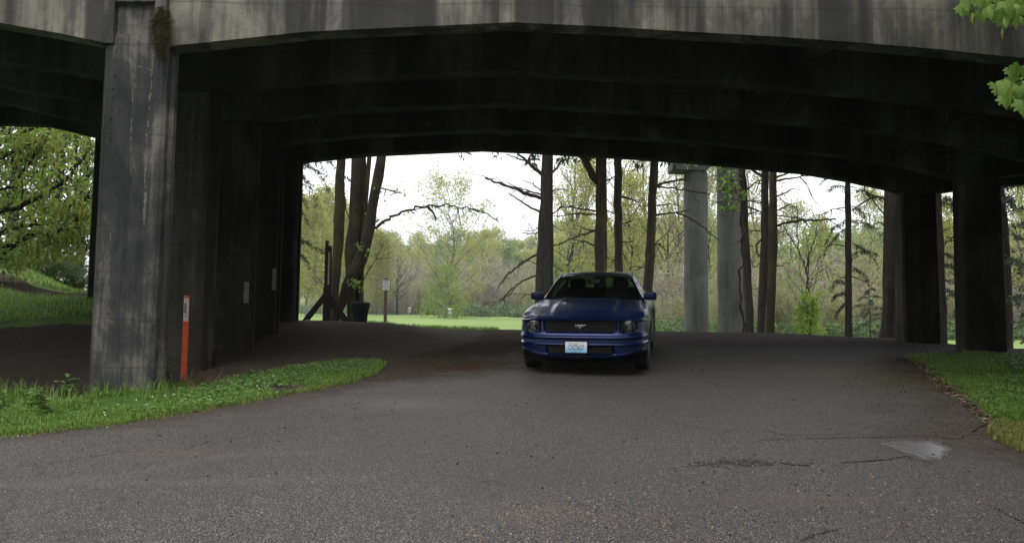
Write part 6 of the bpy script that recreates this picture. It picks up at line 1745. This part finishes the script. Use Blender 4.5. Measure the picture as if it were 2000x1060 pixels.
for (a, b) in up_c+lo_c:
    c = P(a, b-9, Yq+rg.uniform(-.22, .22)); maple_leaf(c, rg.uniform(.075, .115), 0, rg.uniform(.7, 1.6))
# the rest of its crown, outside the picture
cl_ = []
while len(cl_) < 15000:
    c = np.array([rnd.gauss(7.6, 2.2), rnd.gauss(4.6, 1.7), base[2]+5.0+abs(rnd.gauss(0, 2.4))])
    a, b = proj(c) if (c-CAMP)@F0 > .3 else (9999, -9999)
    if -60 < a < 2060 and -60 < b < 1100: continue
    if c[1] > 7.6: continue
    cl_.append(c)
for c in cl_[:700]: pass
rel_to(lf, base).build('leaves', LMAPLE, o)
cr = MB(); leaf_quads(cr, cl_, .27, .85, .3); rel_to(cr, base).build('crown', LMAPLE, o)
# hanging flower tassels
for (a, b) in ((1958, 64), (1900, 34), (1972, 190)):
    c = P(a, b-8, Yq); m = MB()
    pts = np.array([c-[0, 0, .01*k] for k in range(8)]); m.tube(pts, [.004, .007, .008, .0085, .008, .0075, .006, .003], 7, cap=False, jit=.25)
    rel_to(m, base).build('flower_tassel', LCATK, o, smooth=True)
# ------------------------------------------------------------------ daylight: overcast
w = bpy.data.worlds.new('World'); S.world = w; w.use_nodes = True
nt = w.node_tree; N, L = nt.nodes, nt.links
bg = N['Background']; bg.inputs['Strength'].default_value = .1
sky = N.new('ShaderNodeTexSky'); sky.sky_type = 'NISHITA'; sky.sun_disc = False
SUN_EL, SUN_AZ = R(48), R(200)      # azimuth clockwise from +Y: behind the camera
sky.sun_elevation = SUN_EL; sky.sun_rotation = SUN_AZ; sky.air_density = 1.0; sky.dust_density = 3.0; sky.ozone_density = 1.0
hs = N.new('ShaderNodeHueSaturation'); hs.inputs['Saturation'].default_value = .25; hs.inputs['Value'].default_value = 1.0
L.new(sky.outputs[0], hs.inputs['Color'])
tc = N.new('ShaderNodeTexCoord'); sep = N.new('ShaderNodeSeparateXYZ'); L.new(tc.outputs['Generated'], sep.inputs[0])
rp_ = N.new('ShaderNodeValToRGB'); e = rp_.color_ramp.elements
e[0].position, e[0].color = .0, (.215, .218, .23, 1); q_ = e.new(.38); q_.color = (.52, .52, .535, 1); e[len(e)-1].position, e[len(e)-1].color = 1.0, (1.06, 1.06, 1.08, 1)
L.new(sep.outputs['Z'], rp_.inputs['Fac'])
cl = N.new('ShaderNodeTexNoise'); cl.inputs['Scale'].default_value = 2.2; cl.inputs['Detail'].default_value = 5
L.new(tc.outputs['Generated'], cl.inputs['Vector'])
mu = N.new('ShaderNodeVectorMath'); mu.operation = 'SCALE'
mr = N.new('ShaderNodeMapRange'); mr.inputs['To Min'].default_value = 24; mr.inputs['To Max'].default_value = 30; mr.inputs['From Min'].default_value = .3; mr.inputs['From Max'].default_value = .7
L.new(cl.outputs['Fac'], mr.inputs['Value']); L.new(mr.outputs[0], mu.inputs['Scale']); L.new(rp_.outputs[0], mu.inputs[0])
mx = N.new('ShaderNodeMix'); mx.data_type = 'RGBA'; mx.inputs[0].default_value = .85
L.new(hs.outputs[0], mx.inputs[6]); L.new(mu.outputs[0], mx.inputs[7]); L.new(mx.outputs[2], bg.inputs['Color'])
sl = bpy.data.lights.new('sun', 'SUN'); sl.energy = .5; sl.angle = R(45); sl.color = (1, .97, .92)
so = bpy.data.objects.new('sun', sl); COL.objects.link(so)
dirv = Vector((math.sin(SUN_AZ)*math.cos(SUN_EL), math.cos(SUN_AZ)*math.cos(SUN_EL), math.sin(SUN_EL)))
so.rotation_euler = dirv.to_track_quat('Z', 'Y').to_euler()

# moist spring air: one even box of haze over the whole place
hz = NT('haze_air'); hz.N.remove(hz.b)
pv = hz.n('VolumePrincipled'); pv.inputs['Color'].default_value = (.93, .95, .97, 1); pv.inputs['Density'].default_value = .00034; pv.inputs['Anisotropy'].default_value = .2
hz.link(pv.outputs[0], hz.out.inputs['Volume'])
m = MB(); m.box((0, 130, 24), (900, 620, 56)); hzo = m.build('haze', hz.m)
tag(hzo, 'thin pale haze in the damp air', kind='stuff'); hzo.display_type = 'WIRE'
S.view_settings.view_transform = 'Standard'; S.view_settings.look = 'None'
S.view_settings.exposure = 0.8; S.view_settings.gamma = 1.0; S.view_settings.use_curve_mapping = False
c = S.cycles
c.use_denoising = True
try: c.denoiser = 'OPENIMAGEDENOISE'
except Exception: pass
c.max_bounces = 8; c.diffuse_bounces = 4; c.glossy_bounces = 4; c.transmission_bounces = 6; c.transparent_max_bounces = 16; c.volume_bounces = 0
c.sample_clamp_indirect = 6.0
